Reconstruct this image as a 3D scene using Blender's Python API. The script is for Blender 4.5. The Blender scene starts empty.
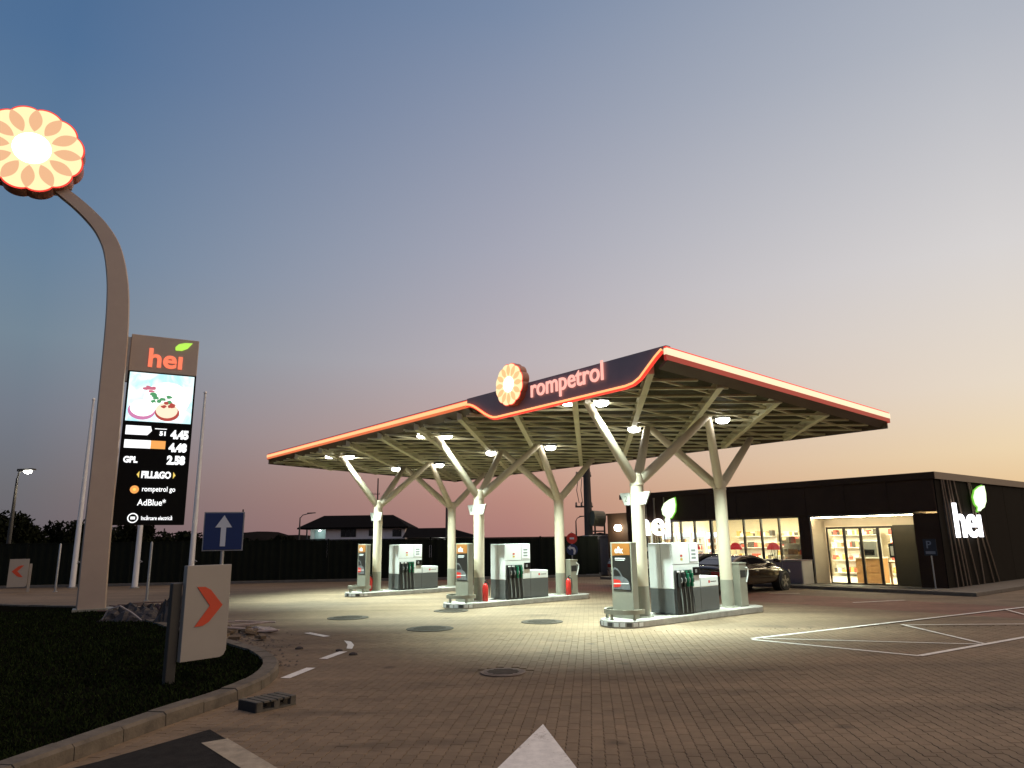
import bpy, bmesh, math, random
from mathutils import Vector, Matrix, Euler
R = math.radians
rnd = random.Random(7)
scn = bpy.context.scene
col = scn.collection

# ------------------------------------------------------------------ camera
EYE = Vector((0, 0, 1.9))
F_PX, PITCH, ROLL = 710.94, 0.2155, -0.0135
cd = bpy.data.cameras.new('camera'); cam = bpy.data.objects.new('camera', cd); col.objects.link(cam)
cd.sensor_width = 36; cd.lens = F_PX / 1024 * 36; cd.clip_end = 6000; cd.clip_start = .1
fw = Vector((0, math.cos(PITCH), math.sin(PITCH))); up0 = Vector((0, -math.sin(PITCH), math.cos(PITCH))); rt0 = Vector((1, 0, 0))
rt = math.cos(ROLL) * rt0 + math.sin(ROLL) * up0
up = -math.sin(ROLL) * rt0 + math.cos(ROLL) * up0
cam.matrix_world = Matrix(((rt.x, up.x, -fw.x, EYE.x), (rt.y, up.y, -fw.y, EYE.y), (rt.z, up.z, -fw.z, EYE.z), (0, 0, 0, 1)))
scn.camera = cam

# ------------------------------------------------------------------ world: dusk sky, sun just set beyond the right edge
def s2l(c):
    return tuple(((v / 255) / 12.92 if v / 255 <= .04045 else ((v / 255 + .055) / 1.055) ** 2.4) for v in c)
wd = bpy.data.worlds.new('World'); scn.world = wd; wd.use_nodes = True
nt = wd.node_tree; nt.nodes.clear()
N = lambda t: nt.nodes.new(t)
def mth(op, a, b=None, clamp=False):
    n = N('ShaderNodeMath'); n.operation = op; n.use_clamp = clamp
    for i, v in enumerate((a, b)):
        if v is None: continue
        if isinstance(v, (int, float)): n.inputs[i].default_value = v
        else: nt.links.new(v, n.inputs[i])
    return n.outputs[0]
tc = N('ShaderNodeTexCoord'); nrm = N('ShaderNodeVectorMath'); nrm.operation = 'NORMALIZE'
nt.links.new(tc.outputs['Generated'], nrm.inputs[0])
sp = N('ShaderNodeSeparateXYZ'); nt.links.new(nrm.outputs[0], sp.inputs[0])
el = mth('MULTIPLY', mth('ARCSINE', sp.outputs[2]), 2 / math.pi)          # 0 horizon, 1 zenith
hx = mth('POWER', mth('MAXIMUM', mth('SUBTRACT', 1.0, mth('MULTIPLY', sp.outputs[2], sp.outputs[2])), 1e-4), .5)
AZ = R(75)
cs = mth('DIVIDE', mth('ADD', mth('MULTIPLY', sp.outputs[0], math.sin(AZ)), mth('MULTIPLY', sp.outputs[1], math.cos(AZ))), hx)
def ramp(stops):
    n = N('ShaderNodeValToRGB'); e = n.color_ramp.elements
    n.color_ramp.interpolation = 'LINEAR'
    while len(e) > 1: e.remove(e[-1])
    for i, (a, c) in enumerate(stops):
        k = e[0] if i == 0 else e.new(a / 90)
        k.position = a / 90; k.color = (*s2l(c), 1)
    nt.links.new(el, n.inputs[0]); return n.outputs[0]
ZEN = (58, 86, 130)
far_side = ramp([(0, (104, 98, 104)), (3.7, (110, 109, 114)), (9, (117, 124, 136)), (14, (117, 135, 150)), (20, (104, 130, 156)), (33, (80, 112, 150)), (52, (64, 95, 138)), (90, ZEN)])
middle = ramp([(0, (172, 124, 118)), (3, (186, 138, 126)), (5, (194, 150, 136)), (8, (197, 165, 156)), (14, (188, 178, 182)), (23, (167, 168, 182)), (40, (122, 139, 167)), (60, (84, 111, 150)), (90, ZEN)])
sun_side = ramp([(0, (226, 184, 136)), (3, (234, 200, 154)), (5.4, (238, 214, 176)), (10, (232, 218, 200)), (19, (216, 212, 211)), (33, (176, 181, 192)), (56, (108, 130, 162)), (90, ZEN)])
def mixc(a, b, lo, hi):
    mr = N('ShaderNodeMapRange'); mr.clamp = True
    mr.inputs['From Min'].default_value = lo; mr.inputs['From Max'].default_value = hi
    nt.links.new(cs, mr.inputs[0])
    m = N('ShaderNodeMix'); m.data_type = 'RGBA'
    nt.links.new(mr.outputs[0], m.inputs[0]); nt.links.new(a, m.inputs[6]); nt.links.new(b, m.inputs[7])
    return m.outputs[2]
skyc = mixc(mixc(far_side, middle, -.342, .259), sun_side, .259, .777)
bg = N('ShaderNodeBackground'); bg.inputs[1].default_value = 1.0
nt.links.new(skyc, bg.inputs[0])
wo = N('ShaderNodeOutputWorld'); nt.links.new(bg.outputs[0], wo.inputs[0])

# afterglow of the set sun, warm and shadowless, from beyond the right edge
sl = bpy.data.lights.new('sun', 'SUN'); sl.energy = 1.5; sl.angle = R(75); sl.color = (1, .67, .38)
so = bpy.data.objects.new('sun', sl); col.objects.link(so)
so.rotation_euler = Vector((-math.sin(AZ) * math.cos(R(52)), -math.cos(AZ) * math.cos(R(52)), -math.sin(R(52)))).to_track_quat('-Z', 'Y').to_euler()

scn.render.engine = 'CYCLES'
scn.view_settings.view_transform = 'Standard'; scn.view_settings.look = 'None'
scn.view_settings.exposure = 0; scn.view_settings.gamma = 1; scn.view_settings.use_curve_mapping = False
scn.cycles.use_denoising = True
scn.cycles.max_bounces = 8; scn.cycles.transparent_max_bounces = 12
scn.cycles.sample_clamp_indirect = 4

# ------------------------------------------------------------------ pixel -> place
def ray(x, y): return fw + (x - 512) / F_PX * rt + (384 - y) / F_PX * up
def G(x, y, z=0.0):
    d = ray(x, y); t = (z - EYE.z) / d.z; return EYE + t * d
def D(x, y, dist):
    d = ray(x, y); return EYE + d * (dist / math.hypot(d.x, d.y))
def onplane(x, y, p, n):
    d = ray(x, y); return EYE + d * ((Vector(p) - EYE).dot(n) / d.dot(n))
TH = 0.6808
BV = Vector((math.cos(TH), math.sin(TH), 0)); AV = Vector((-math.sin(TH), math.cos(TH), 0))
C0 = Vector((2.918, 16.960, 0))
def W(u, v, z=0.0): return C0 + BV * u + AV * v + Vector((0, 0, z))
def UV(p): d = Vector(p) - C0; return d.dot(BV), d.dot(AV)

# ------------------------------------------------------------------ materials
MATS = {}
def mat(name, c, rough=.6, metal=0.0, var=.12, scale=3.0, bump=0.0, bscale=60.0, emit=None, es=0.0, spec=.5, coat=0.0):
    if name in MATS: return MATS[name]
    m = bpy.data.materials.new(name); m.use_nodes = True; t = m.node_tree; b = t.nodes['Principled BSDF']
    b.inputs['Roughness'].default_value = rough; b.inputs['Metallic'].default_value = metal
    b.inputs['Specular IOR Level'].default_value = spec; b.inputs['Coat Weight'].default_value = coat
    b.inputs['Base Color'].default_value = (*c, 1)
    if var or bump:
        co = t.nodes.new('ShaderNodeTexCoord')
    if var:
        n = t.nodes.new('ShaderNodeTexNoise'); n.inputs['Scale'].default_value = scale; n.inputs['Detail'].default_value = 6; n.inputs['Roughness'].default_value = .65
        t.links.new(co.outputs['Object'], n.inputs['Vector'])
        r = t.nodes.new('ShaderNodeValToRGB'); e = r.color_ramp.elements
        e[0].position = .3; e[1].position = .7
        e[0].color = (*[max(0, v * (1 - var)) for v in c], 1); e[1].color = (*[min(1, v * (1 + var)) for v in c], 1)
        t.links.new(n.outputs[0], r.inputs[0]); t.links.new(r.outputs[0], b.inputs['Base Color'])
        mr = t.nodes.new('ShaderNodeMapRange'); mr.inputs['To Min'].default_value = max(.02, rough - .08); mr.inputs['To Max'].default_value = min(1, rough + .08)
        t.links.new(n.outputs[0], mr.inputs[0]); t.links.new(mr.outputs[0], b.inputs['Roughness'])
    if bump:
        n2 = t.nodes.new('ShaderNodeTexNoise'); n2.inputs['Scale'].default_value = bscale; n2.inputs['Detail'].default_value = 4
        t.links.new(co.outputs['Object'], n2.inputs['Vector'])
        bp = t.nodes.new('ShaderNodeBump'); bp.inputs['Strength'].default_value = bump; bp.inputs['Distance'].default_value = .01
        t.links.new(n2.outputs[0], bp.inputs['Height']); t.links.new(bp.outputs[0], b.inputs['Normal'])
    if emit:
        b.inputs['Emission Color'].default_value = (*emit, 1); b.inputs['Emission Strength'].default_value = es
    MATS[name] = m; return m
def glow(name, c, s): return mat(name, (.02, .02, .02), .4, var=0, emit=c, es=s)
def glassm(name, tint=(.9, .95, .95), gl=.12):
    if name in MATS: return MATS[name]
    m = bpy.data.materials.new(name); m.use_nodes = True; t = m.node_tree; t.nodes.clear()
    o = t.nodes.new('ShaderNodeOutputMaterial'); mx = t.nodes.new('ShaderNodeMixShader'); tr = t.nodes.new('ShaderNodeBsdfTransparent'); g = t.nodes.new('ShaderNodeBsdfGlossy')
    fr = t.nodes.new('ShaderNodeFresnel'); fr.inputs[0].default_value = 1.5
    tr.inputs[0].default_value = (*tint, 1); g.inputs['Roughness'].default_value = .02
    t.links.new(fr.outputs[0], mx.inputs[0])
    t.links.new(tr.outputs[0], mx.inputs[1]); t.links.new(g.outputs[0], mx.inputs[2]); t.links.new(mx.outputs[0], o.inputs[0])
    MATS[name] = m; return m

cream = mat('cream_steel', (.55, .48, .36), .45, var=.05, scale=2)
taupe = mat('taupe_steel', (.25, .24, .19), .5, var=.08, scale=3)
steel_soffit = mat('soffit_steel', (.62, .58, .38), .55, var=.12, scale=1.5)
deck_m = mat('roof_deck', (.05, .042, .022), .8, var=.25, scale=1.2, spec=.1)
dark_fascia = mat('fascia_metal', (.36, .26, .275), .5, metal=0, var=.06, scale=2)
soffit_edge = mat('soffit_edge', (.10, .07, .045), .5, var=.12, scale=1.5)
white_paint = mat('white_paint', (.72, .72, .70), .45, var=.05, scale=4)
grey_panel = mat('dark_grey_panel', (.085, .09, .09), .4, var=.08, scale=4)
black_rub = mat('black_rubber', (.015, .015, .015), .5, var=.1)
black_gloss = mat('black_gloss', (.008, .008, .009), .12, var=0)
concrete = mat('concrete', (.30, .28, .25), .85, var=.22, scale=5, bump=.35, bscale=40)
kerb_m = mat('kerb_concrete', (.11, .09, .066), .9, var=.4, scale=5, bump=.5, bscale=50)
asphalt = mat('asphalt', (.022, .020, .018), .95, var=.4, scale=8, bump=.8, bscale=160, spec=.12)
marking = mat('marking_paint', (.70, .67, .62), .7, var=.16, scale=9, bump=.3, bscale=70)
def worn(m_, under):
    t = m_.node_tree; b = t.nodes['Principled BSDF']; src = b.inputs['Base Color'].links[0].from_socket
    g = t.nodes.new('ShaderNodeNewGeometry'); n = t.nodes.new('ShaderNodeTexNoise'); n.inputs['Scale'].default_value = 26; n.inputs['Detail'].default_value = 8; n.inputs['Roughness'].default_value = .75; t.links.new(g.outputs['Position'], n.inputs['Vector'])
    n2 = t.nodes.new('ShaderNodeTexNoise'); n2.inputs['Scale'].default_value = 1.7; n2.inputs['Detail'].default_value = 3; t.links.new(g.outputs['Position'], n2.inputs['Vector'])
    ad = t.nodes.new('ShaderNodeMath'); ad.operation = 'MULTIPLY_ADD'; t.links.new(n2.outputs[0], ad.inputs[0]); ad.inputs[1].default_value = .55; t.links.new(n.outputs[0], ad.inputs[2])
    mr = t.nodes.new('ShaderNodeMapRange'); mr.inputs['From Min'].default_value = .87; mr.inputs['From Max'].default_value = .97; t.links.new(ad.outputs[0], mr.inputs[0])
    mx = t.nodes.new('ShaderNodeMix'); mx.data_type = 'RGBA'; t.links.new(mr.outputs[0], mx.inputs[0]); t.links.new(src, mx.inputs[6]); mx.inputs[7].default_value = (*under, 1); t.links.new(mx.outputs[2], b.inputs['Base Color'])
worn(marking, (.24, .18, .13))
galv = mat('galvanised_steel', (.34, .34, .34), .45, metal=.6, var=.12, scale=6)
pole_white = mat('pole_white', (.78, .77, .76), .4, var=.05)
totem_m = mat('totem_bronze', (.42, .33, .265), .42, metal=.25, var=.05, scale=1.5)
black_board = mat('board_black', (.004, .004, .004), .7, var=0, spec=.1)
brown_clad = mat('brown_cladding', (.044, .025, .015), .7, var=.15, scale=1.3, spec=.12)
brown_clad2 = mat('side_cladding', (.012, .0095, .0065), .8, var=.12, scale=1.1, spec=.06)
rod_m = mat('wood_rod', (.24, .17, .11), .6, var=.2, scale=6)
red_paint = mat('red_paint', (.55, .025, .02), .35, var=.06)
orange_red = mat('chevron_red', (.50, .05, .015), .5, var=.05)
sign_grey = mat('sign_grey', (.30, .27, .235), .5, var=.05, scale=2)
post_dark = mat('post_dark', (.03, .028, .025), .5, var=.1)
fence_m = mat('fence_dark', (.009, .011, .008), .85, var=.2, scale=2, spec=.08)
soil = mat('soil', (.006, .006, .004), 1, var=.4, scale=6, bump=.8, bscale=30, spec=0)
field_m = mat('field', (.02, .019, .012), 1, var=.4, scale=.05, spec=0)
wood = mat('raw_wood', (.28, .2, .13), .75, var=.3, scale=8)
iron = mat('cast_iron', (.062, .052, .040), .75, metal=0, var=.3, scale=10, bump=.6, bscale=40, spec=.2)
blue_sign = mat('sign_blue', (.006, .024, .11), .4, var=.05)
sign_white = mat('sign_white', (.62, .64, .68), .5, var=.04)
glass_clear = glassm('clear_glass')

# ------------------------------------------------------------------ mesh building
class MB:
    def __init__(s): s.v = []; s.f = []
    def box(s, x0, x1, y0, y1, z0, z1):
        k = len(s.v)
        s.v += [(x0, y0, z0), (x1, y0, z0), (x1, y1, z0), (x0, y1, z0), (x0, y0, z1), (x1, y0, z1), (x1, y1, z1), (x0, y1, z1)]
        s.f += [tuple(k + i for i in q) for q in ((3, 2, 1, 0), (4, 5, 6, 7), (0, 1, 5, 4), (1, 2, 6, 5), (2, 3, 7, 6), (3, 0, 4, 7))]; return s
    def cyl(s, a, b, r0, r1=None, n=16, caps=True):
        a, b = Vector(a), Vector(b); r1 = r0 if r1 is None else r1; d = (b - a).normalized()
        t = Vector((0, 0, 1)) if abs(d.z) < .95 else Vector((1, 0, 0)); e = d.cross(t).normalized(); g = d.cross(e); k = len(s.v)
        for c, r in ((a, r0), (b, r1)):
            for i in range(n):
                w = 2 * math.pi * i / n; p = c + (e * math.cos(w) + g * math.sin(w)) * r; s.v.append(tuple(p))
        for i in range(n): j = (i + 1) % n; s.f.append((k + i, k + n + i, k + n + j, k + j))
        if caps: s.f += [tuple(k + i for i in range(n)), tuple(k + n + i for i in reversed(range(n)))]
        return s
    def tube(s, pts, r, n=8):
        pts = [Vector(p) for p in pts]; k = len(s.v); m = len(pts); rr = r if isinstance(r, (list, tuple)) else [r] * m
        prev = None
        for i, p in enumerate(pts):
            d = (pts[min(i + 1, m - 1)] - pts[max(i - 1, 0)]).normalized()
            if prev is None:
                t = Vector((0, 0, 1)) if abs(d.z) < .9 else Vector((1, 0, 0)); e = d.cross(t).normalized()
            else: e = (prev - d * prev.dot(d)).normalized()
            prev = e; g = d.cross(e)
            for q in range(n):
                w = 2 * math.pi * q / n; s.v.append(tuple(p + (e * math.cos(w) + g * math.sin(w)) * rr[i]))
        for i in range(m - 1):
            for q in range(n):
                j = (q + 1) % n; s.f.append((k + i * n + q, k + i * n + j, k + (i + 1) * n + j, k + (i + 1) * n + q))
        s.f += [tuple(k + q for q in reversed(range(n))), tuple(k + (m - 1) * n + q for q in range(n))]; return s
    def prism(s, pts, off):
        off = Vector(off); k = len(s.v); n = len(pts)
        s.v += [tuple(Vector(p)) for p in pts] + [tuple(Vector(p) + off) for p in pts]
        s.f += [tuple(k + i for i in reversed(range(n))), tuple(k + n + i for i in range(n))]
        for i in range(n): j = (i + 1) % n; s.f.append((k + i, k + j, k + n + j, k + n + i))
        return s
    def bar(s, a, b, w, h):      # rectangular beam between two points, h along z
        a, b = Vector(a), Vector(b); d = (b - a).normalized(); e = d.cross(Vector((0, 0, 1))).normalized() * (w / 2); z = e.cross(d).normalized() * (h / 2)
        s.prism([a - e - z, a + e - z, a + e + z, a - e + z], b - a); return s
    def lathe(s, prof, n=20, c=(0, 0, 0)):
        k = len(s.v); m = len(prof)
        for r, z in prof:
            for i in range(n): w = 2 * math.pi * i / n; s.v.append((c[0] + r * math.cos(w), c[1] + r * math.sin(w), c[2] + z))
        for i in range(m - 1):
            for q in range(n): j = (q + 1) % n; s.f.append((k + i * n + q, k + i * n + j, k + (i + 1) * n + j, k + (i + 1) * n + q))
        s.f += [tuple(k + q for q in reversed(range(n))), tuple(k + (m - 1) * n + q for q in range(n))]; return s
    def poly(s, pts): k = len(s.v); s.v += [tuple(p) for p in pts]; s.f.append(tuple(range(k, k + len(pts)))); return s
    def loft(s, rings, closed=True, caps=True):
        k = len(s.v); n = len(rings[0])
        for r in rings: s.v += [tuple(p) for p in r]
        for i in range(len(rings) - 1):
            for q in range(n if closed else n - 1): j = (q + 1) % n; s.f.append((k + i * n + q, k + i * n + j, k + (i + 1) * n + j, k + (i + 1) * n + q))
        if caps: s.f += [tuple(k + q for q in reversed(range(n))), tuple(k + (len(rings) - 1) * n + q for q in range(n))]
        return s
    def build(s, name, m, parent=None, smooth=False, bevel=0.0, fix=True, uvloc=False):
        me = bpy.data.meshes.new(name); me.from_pydata(s.v, [], s.f); me.update()
        if fix:
            bm = bmesh.new(); bm.from_mesh(me); bmesh.ops.recalc_face_normals(bm, faces=bm.faces); bm.to_mesh(me); bm.free()
        if m: me.materials.append(m)
        if smooth:
            me.polygons.foreach_set('use_smooth', [True] * len(me.polygons)); me.set_sharp_from_angle(angle=R(38))
        o = bpy.data.objects.new(name, me); col.objects.link(o)
        if parent: o.parent = parent
        if bevel:
            b = o.modifiers.new('bevel', 'BEVEL'); b.width = bevel; b.segments = 2; b.limit_method = 'ANGLE'
        return o
def tag(o, label, cat, group=None):
    o['label'] = label; o['category'] = cat
    if group: o['group'] = group
    return o
def struct(o, kind='structure'): o['kind'] = kind; return o
def empty(name, loc=(0, 0, 0), rz=0.0):
    o = bpy.data.objects.new(name, None); o.location = loc; o.rotation_euler = (0, 0, rz); o.empty_display_size = .3; col.objects.link(o); return o
def thing(name, label, cat, loc=(0, 0, 0), rz=0.0, group=None): return tag(empty(name, loc, rz), label, cat, group)
def copy_tree(o, parent=None):
    c = o.copy(); col.objects.link(c); c.parent = parent
    for ch in list(o.children): copy_tree(ch, c)
    return c
def basis(loc, ex, ey):          # matrix with local x = ex, local y = ey
    ex = Vector(ex).normalized(); ey = Vector(ey).normalized(); ez = ex.cross(ey)
    return Matrix(((ex.x, ey.x, ez.x, loc[0]), (ex.y, ey.y, ez.y, loc[1]), (ex.z, ey.z, ez.z, loc[2]), (0, 0, 0, 1)))
def text(body, size, m, parent, loc, ex, ey=(0, 0, 1), depth=.01, name='lettering', align='LEFT', bold=0.0, sx=1.0, space=1.0):
    cu = bpy.data.curves.new(name, 'FONT'); cu.body = body; cu.size = size; cu.extrude = depth; cu.align_x = align; cu.offset = bold; cu.space_character = space
    cu.resolution_u = 4
    o = bpy.data.objects.new(name, cu); col.objects.link(o)
    dg = bpy.context.evaluated_depsgraph_get(); me = bpy.data.meshes.new_from_object(o.evaluated_get(dg)); col.objects.unlink(o); bpy.data.objects.remove(o)
    me.materials.clear(); me.materials.append(m); me.name = name
    q = bpy.data.objects.new(name, me); col.objects.link(q); q.parent = parent; q.matrix_local = basis(loc, ex, ey) @ Matrix.Diagonal((sx, 1, 1, 1)); return q
def spotlight(name, loc, power, size, blend, c, soft=.12, parent=None, aim=(0, 0, -1)):
    l = bpy.data.lights.new(name, 'SPOT'); l.energy = power; l.spot_size = size; l.spot_blend = blend; l.color = c; l.shadow_soft_size = soft
    o = bpy.data.objects.new(name, l); o.location = loc; o.rotation_euler = Vector(aim).to_track_quat('-Z', 'Y').to_euler(); col.objects.link(o)
    if parent: o.parent = parent
    return o
def pointlight(name, loc, power, c, soft=.1, parent=None):
    l = bpy.data.lights.new(name, 'POINT'); l.energy = power; l.color = c; l.shadow_soft_size = soft
    o = bpy.data.objects.new(name, l); o.location = loc; col.objects.link(o)
    if parent: o.parent = parent
    return o

# ================================================================== GROUND
def inpoly(p, poly):
    c = False; j = len(poly) - 1
    for i in range(len(poly)):
        a, b = poly[i], poly[j]
        if (a[1] > p[1]) != (b[1] > p[1]) and p[0] < (b[0] - a[0]) * (p[1] - a[1]) / (b[1] - a[1]) + a[0]: c = not c
        j = i
    return c
def smooth_path(pts, n=6):
    out = []
    for i in range(len(pts) - 1):
        p0 = Vector(pts[max(i - 1, 0)]); p1 = Vector(pts[i]); p2 = Vector(pts[i + 1]); p3 = Vector(pts[min(i + 2, len(pts) - 1)])
        for k in range(n):
            t = k / n
            out.append(.5 * ((2 * p1) + (p2 - p0) * t + (2 * p0 - 5 * p1 + 4 * p2 - p3) * t * t + (3 * p1 - p0 - 3 * p2 + p3) * t ** 3))
    out.append(Vector(pts[-1])); return out
PAVE_ROT = TH - R(45)             # blocks are laid on the diagonal of the forecourt

def paver_shader(m, kind):
    """kind: 'sheet' draws far joints, 'block' takes a random tone per block"""
    m.use_nodes = True; t = m.node_tree; b = t.nodes['Principled BSDF']; L = t.links.new
    g = t.nodes.new('ShaderNodeNewGeometry')
    def vm(op, a, v):
        n = t.nodes.new('ShaderNodeVectorMath'); n.operation = op; L(a, n.inputs[0]); n.inputs[1].default_value = v; return n.outputs
    du = vm('DOT_PRODUCT', g.outputs['Position'], tuple(BV))['Value']
    def mm(op, a, bb):
        n = t.nodes.new('ShaderNodeMath'); n.operation = op
        for i, v in enumerate((a, bb)):
            if isinstance(v, (int, float)): n.inputs[i].default_value = v
            else: L(v, n.inputs[i])
        return n.outputs[0]
    uu = mm('SUBTRACT', du, C0.dot(BV))
    n1 = t.nodes.new('ShaderNodeTexNoise'); n1.inputs['Scale'].default_value = .35; n1.inputs['Detail'].default_value = 5; L(g.outputs['Position'], n1.inputs['Vector'])
    n2 = t.nodes.new('ShaderNodeTexNoise'); n2.inputs['Scale'].default_value = 5; n2.inputs['Detail'].default_value = 8; n2.inputs['Roughness'].default_value = .7; L(g.outputs['Position'], n2.inputs['Vector'])
    n3 = t.nodes.new('ShaderNodeTexNoise'); n3.inputs['Scale'].default_value = 90; n3.inputs['Detail'].default_value = 3; L(g.outputs['Position'], n3.inputs['Vector'])
    # red blocks in the lane between the pumps and the shop
    a = t.nodes.new('ShaderNodeMapRange'); a.inputs['From Min'].default_value = 6.55; a.inputs['From Max'].default_value = 6.6; L(uu, a.inputs[0])
    c = t.nodes.new('ShaderNodeMapRange'); c.inputs['From Min'].default_value = 9.6; c.inputs['From Max'].default_value = 9.65; c.inputs['To Min'].default_value = 1; c.inputs['To Max'].default_value = 0; L(uu, c.inputs[0])
    red = mm('MULTIPLY', a.outputs[0], c.outputs[0])
    mx = t.nodes.new('ShaderNodeMix'); mx.data_type = 'RGBA'; mx.inputs[6].default_value = PAVE_RGB; mx.inputs[7].default_value = (.20, .098, .066, 1); L(red, mx.inputs[0])
    # stains, tone per block, grain
    hsv = t.nodes.new('ShaderNodeHueSaturation'); L(mx.outputs[2], hsv.inputs['Color'])
    r1 = t.nodes.new('ShaderNodeMapRange'); r1.inputs['From Min'].default_value = .3; r1.inputs['From Max'].default_value = .7; r1.inputs['To Min'].default_value = .84; r1.inputs['To Max'].default_value = 1.12; L(n1.outputs[0], r1.inputs[0])
    r2 = t.nodes.new('ShaderNodeMapRange'); r2.inputs['From Min'].default_value = .3; r2.inputs['From Max'].default_value = .7; r2.inputs['To Min'].default_value = .86; r2.inputs['To Max'].default_value = 1.12; L(n2.outputs[0], r2.inputs[0])
    r3 = t.nodes.new('ShaderNodeMapRange'); r3.inputs['To Min'].default_value = .85; r3.inputs['To Max'].default_value = 1.15; L(n3.outputs[0], r3.inputs[0])
    val = mm('MULTIPLY', mm('MULTIPLY', r1.outputs[0], r2.outputs[0]), r3.outputs[0])
    # oil spots and tyre scuffs
    v = t.nodes.new('ShaderNodeTexNoise'); v.inputs['Scale'].default_value = .9; v.inputs['Detail'].default_value = 3
    mpv = t.nodes.new('ShaderNodeMapping'); mpv.inputs['Rotation'].default_value = (0, 0, .3); mpv.inputs['Scale'].default_value = (.55, 1.5, 1); L(g.outputs['Position'], mpv.inputs[0]); L(mpv.outputs[0], v.inputs['Vector'])
    r4 = t.nodes.new('ShaderNodeMapRange'); r4.inputs['From Min'].default_value = .30; r4.inputs['From Max'].default_value = .40; r4.inputs['To Min'].default_value = .68; r4.inputs['To Max'].default_value = 1; L(v.outputs[0], r4.inputs[0])
    val = mm('MULTIPLY', val, r4.outputs[0])
    # tyre tracks running in the lane direction, and small oil drips
    w = t.nodes.new('ShaderNodeTexNoise'); w.inputs['Scale'].default_value = 1; w.inputs['Detail'].default_value = 4
    mw = t.nodes.new('ShaderNodeMapping'); mw.inputs['Rotation'].default_value = (0, 0, -TH - .12); mw.inputs['Scale'].default_value = (.09, 1.3, 1); L(g.outputs['Position'], mw.inputs[0]); L(mw.outputs[0], w.inputs['Vector'])
    r6 = t.nodes.new('ShaderNodeMapRange'); r6.inputs['From Min'].default_value = .36; r6.inputs['From Max'].default_value = .62; r6.inputs['To Min'].default_value = .80; r6.inputs['To Max'].default_value = 1.10; L(w.outputs[0], r6.inputs[0])
    val = mm('MULTIPLY', val, r6.outputs[0])
    vo = t.nodes.new('ShaderNodeTexVoronoi'); vo.inputs['Scale'].default_value = .8; L(g.outputs['Position'], vo.inputs['Vector'])
    r7 = t.nodes.new('ShaderNodeMapRange'); r7.inputs['From Min'].default_value = .035; r7.inputs['From Max'].default_value = .11; r7.inputs['To Min'].default_value = .55; r7.inputs['To Max'].default_value = 1; L(vo.outputs['Distance'], r7.inputs[0])
    val = mm('MULTIPLY', val, r7.outputs[0])
    if kind == 'sheet':
        mp = t.nodes.new('ShaderNodeMapping'); mp.inputs['Rotation'].default_value = (0, 0, -PAVE_ROT + R(90)); L(g.outputs['Position'], mp.inputs[0])
        br = t.nodes.new('ShaderNodeTexBrick'); br.inputs['Scale'].default_value = 1; br.inputs['Brick Width'].default_value = .24; br.inputs['Row Height'].default_value = .12; br.inputs['Mortar Size'].default_value = .005
        br.inputs['Color1'].default_value = (.92, .92, .92, 1); br.inputs['Color2'].default_value = (1.05, 1.05, 1.05, 1); br.inputs['Mortar'].default_value = (.68, .68, .68, 1); L(mp.outputs[0], br.inputs['Vector'])
        sp_ = t.nodes.new('ShaderNodeSeparateColor'); L(br.outputs['Color'], sp_.inputs[0]); val = mm('MULTIPLY', val, sp_.outputs[0])
        hgt = mm('SUBTRACT', 1.0, br.outputs['Fac'])
    else:
        if kind == 'one':
            oi = t.nodes.new('ShaderNodeObjectInfo'); rv = oi.outputs['Random']
        else: rv = g.outputs['Random Per Island']
        r5 = t.nodes.new('ShaderNodeMapRange'); r5.inputs['To Min'].default_value = .91; r5.inputs['To Max'].default_value = 1.06; L(rv, r5.inputs[0])
        val = mm('MULTIPLY', val, r5.outputs[0]); hgt = None
    L(val, hsv.inputs['Value']); L(hsv.outputs[0], b.inputs['Base Color'])
    b.inputs['Roughness'].default_value = .82; b.inputs['Specular IOR Level'].default_value = .35
    bp = t.nodes.new('ShaderNodeBump'); bp.inputs['Strength'].default_value = .35; bp.inputs['Distance'].default_value = .004; L(n3.outputs[0], bp.inputs['Height'])
    if hgt is not None:
        b2 = t.nodes.new('ShaderNodeBump'); b2.inputs['Strength'].default_value = .4; b2.inputs['Distance'].default_value = .006; L(hgt, b2.inputs['Height']); L(bp.outputs[0], b2.inputs['Normal']); L(b2.outputs[0], b.inputs['Normal'])
    else: L(bp.outputs[0], b.inputs['Normal'])
    return m
PAVE_RGB = (.19, .134, .082, 1)
pave_sheet = paver_shader(bpy.data.materials.new('block_paving_far'), 'sheet')
pave_block = paver_shader(bpy.data.materials.new('block_paving_near'), 'block')
pave_one = paver_shader(bpy.data.materials.new('block_paving_single'), 'one')

m = MB(); m.poly([(-3000, -300, -.06), (3000, -300, -.06), (3000, 5000, -.06), (-3000, 5000, -.06)])
struct(m.build('ground', field_m))
m = MB(); m.poly([(-70, -25, 0), (60, -25, 0), (60, 42, 0), (4.6, 38.2, 0), (-9.3, 36.6, 0), (-23, 34.7, 0), (-70, 27.7, 0)])
paving = struct(m.build('forecourt_paving', pave_sheet))

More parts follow.
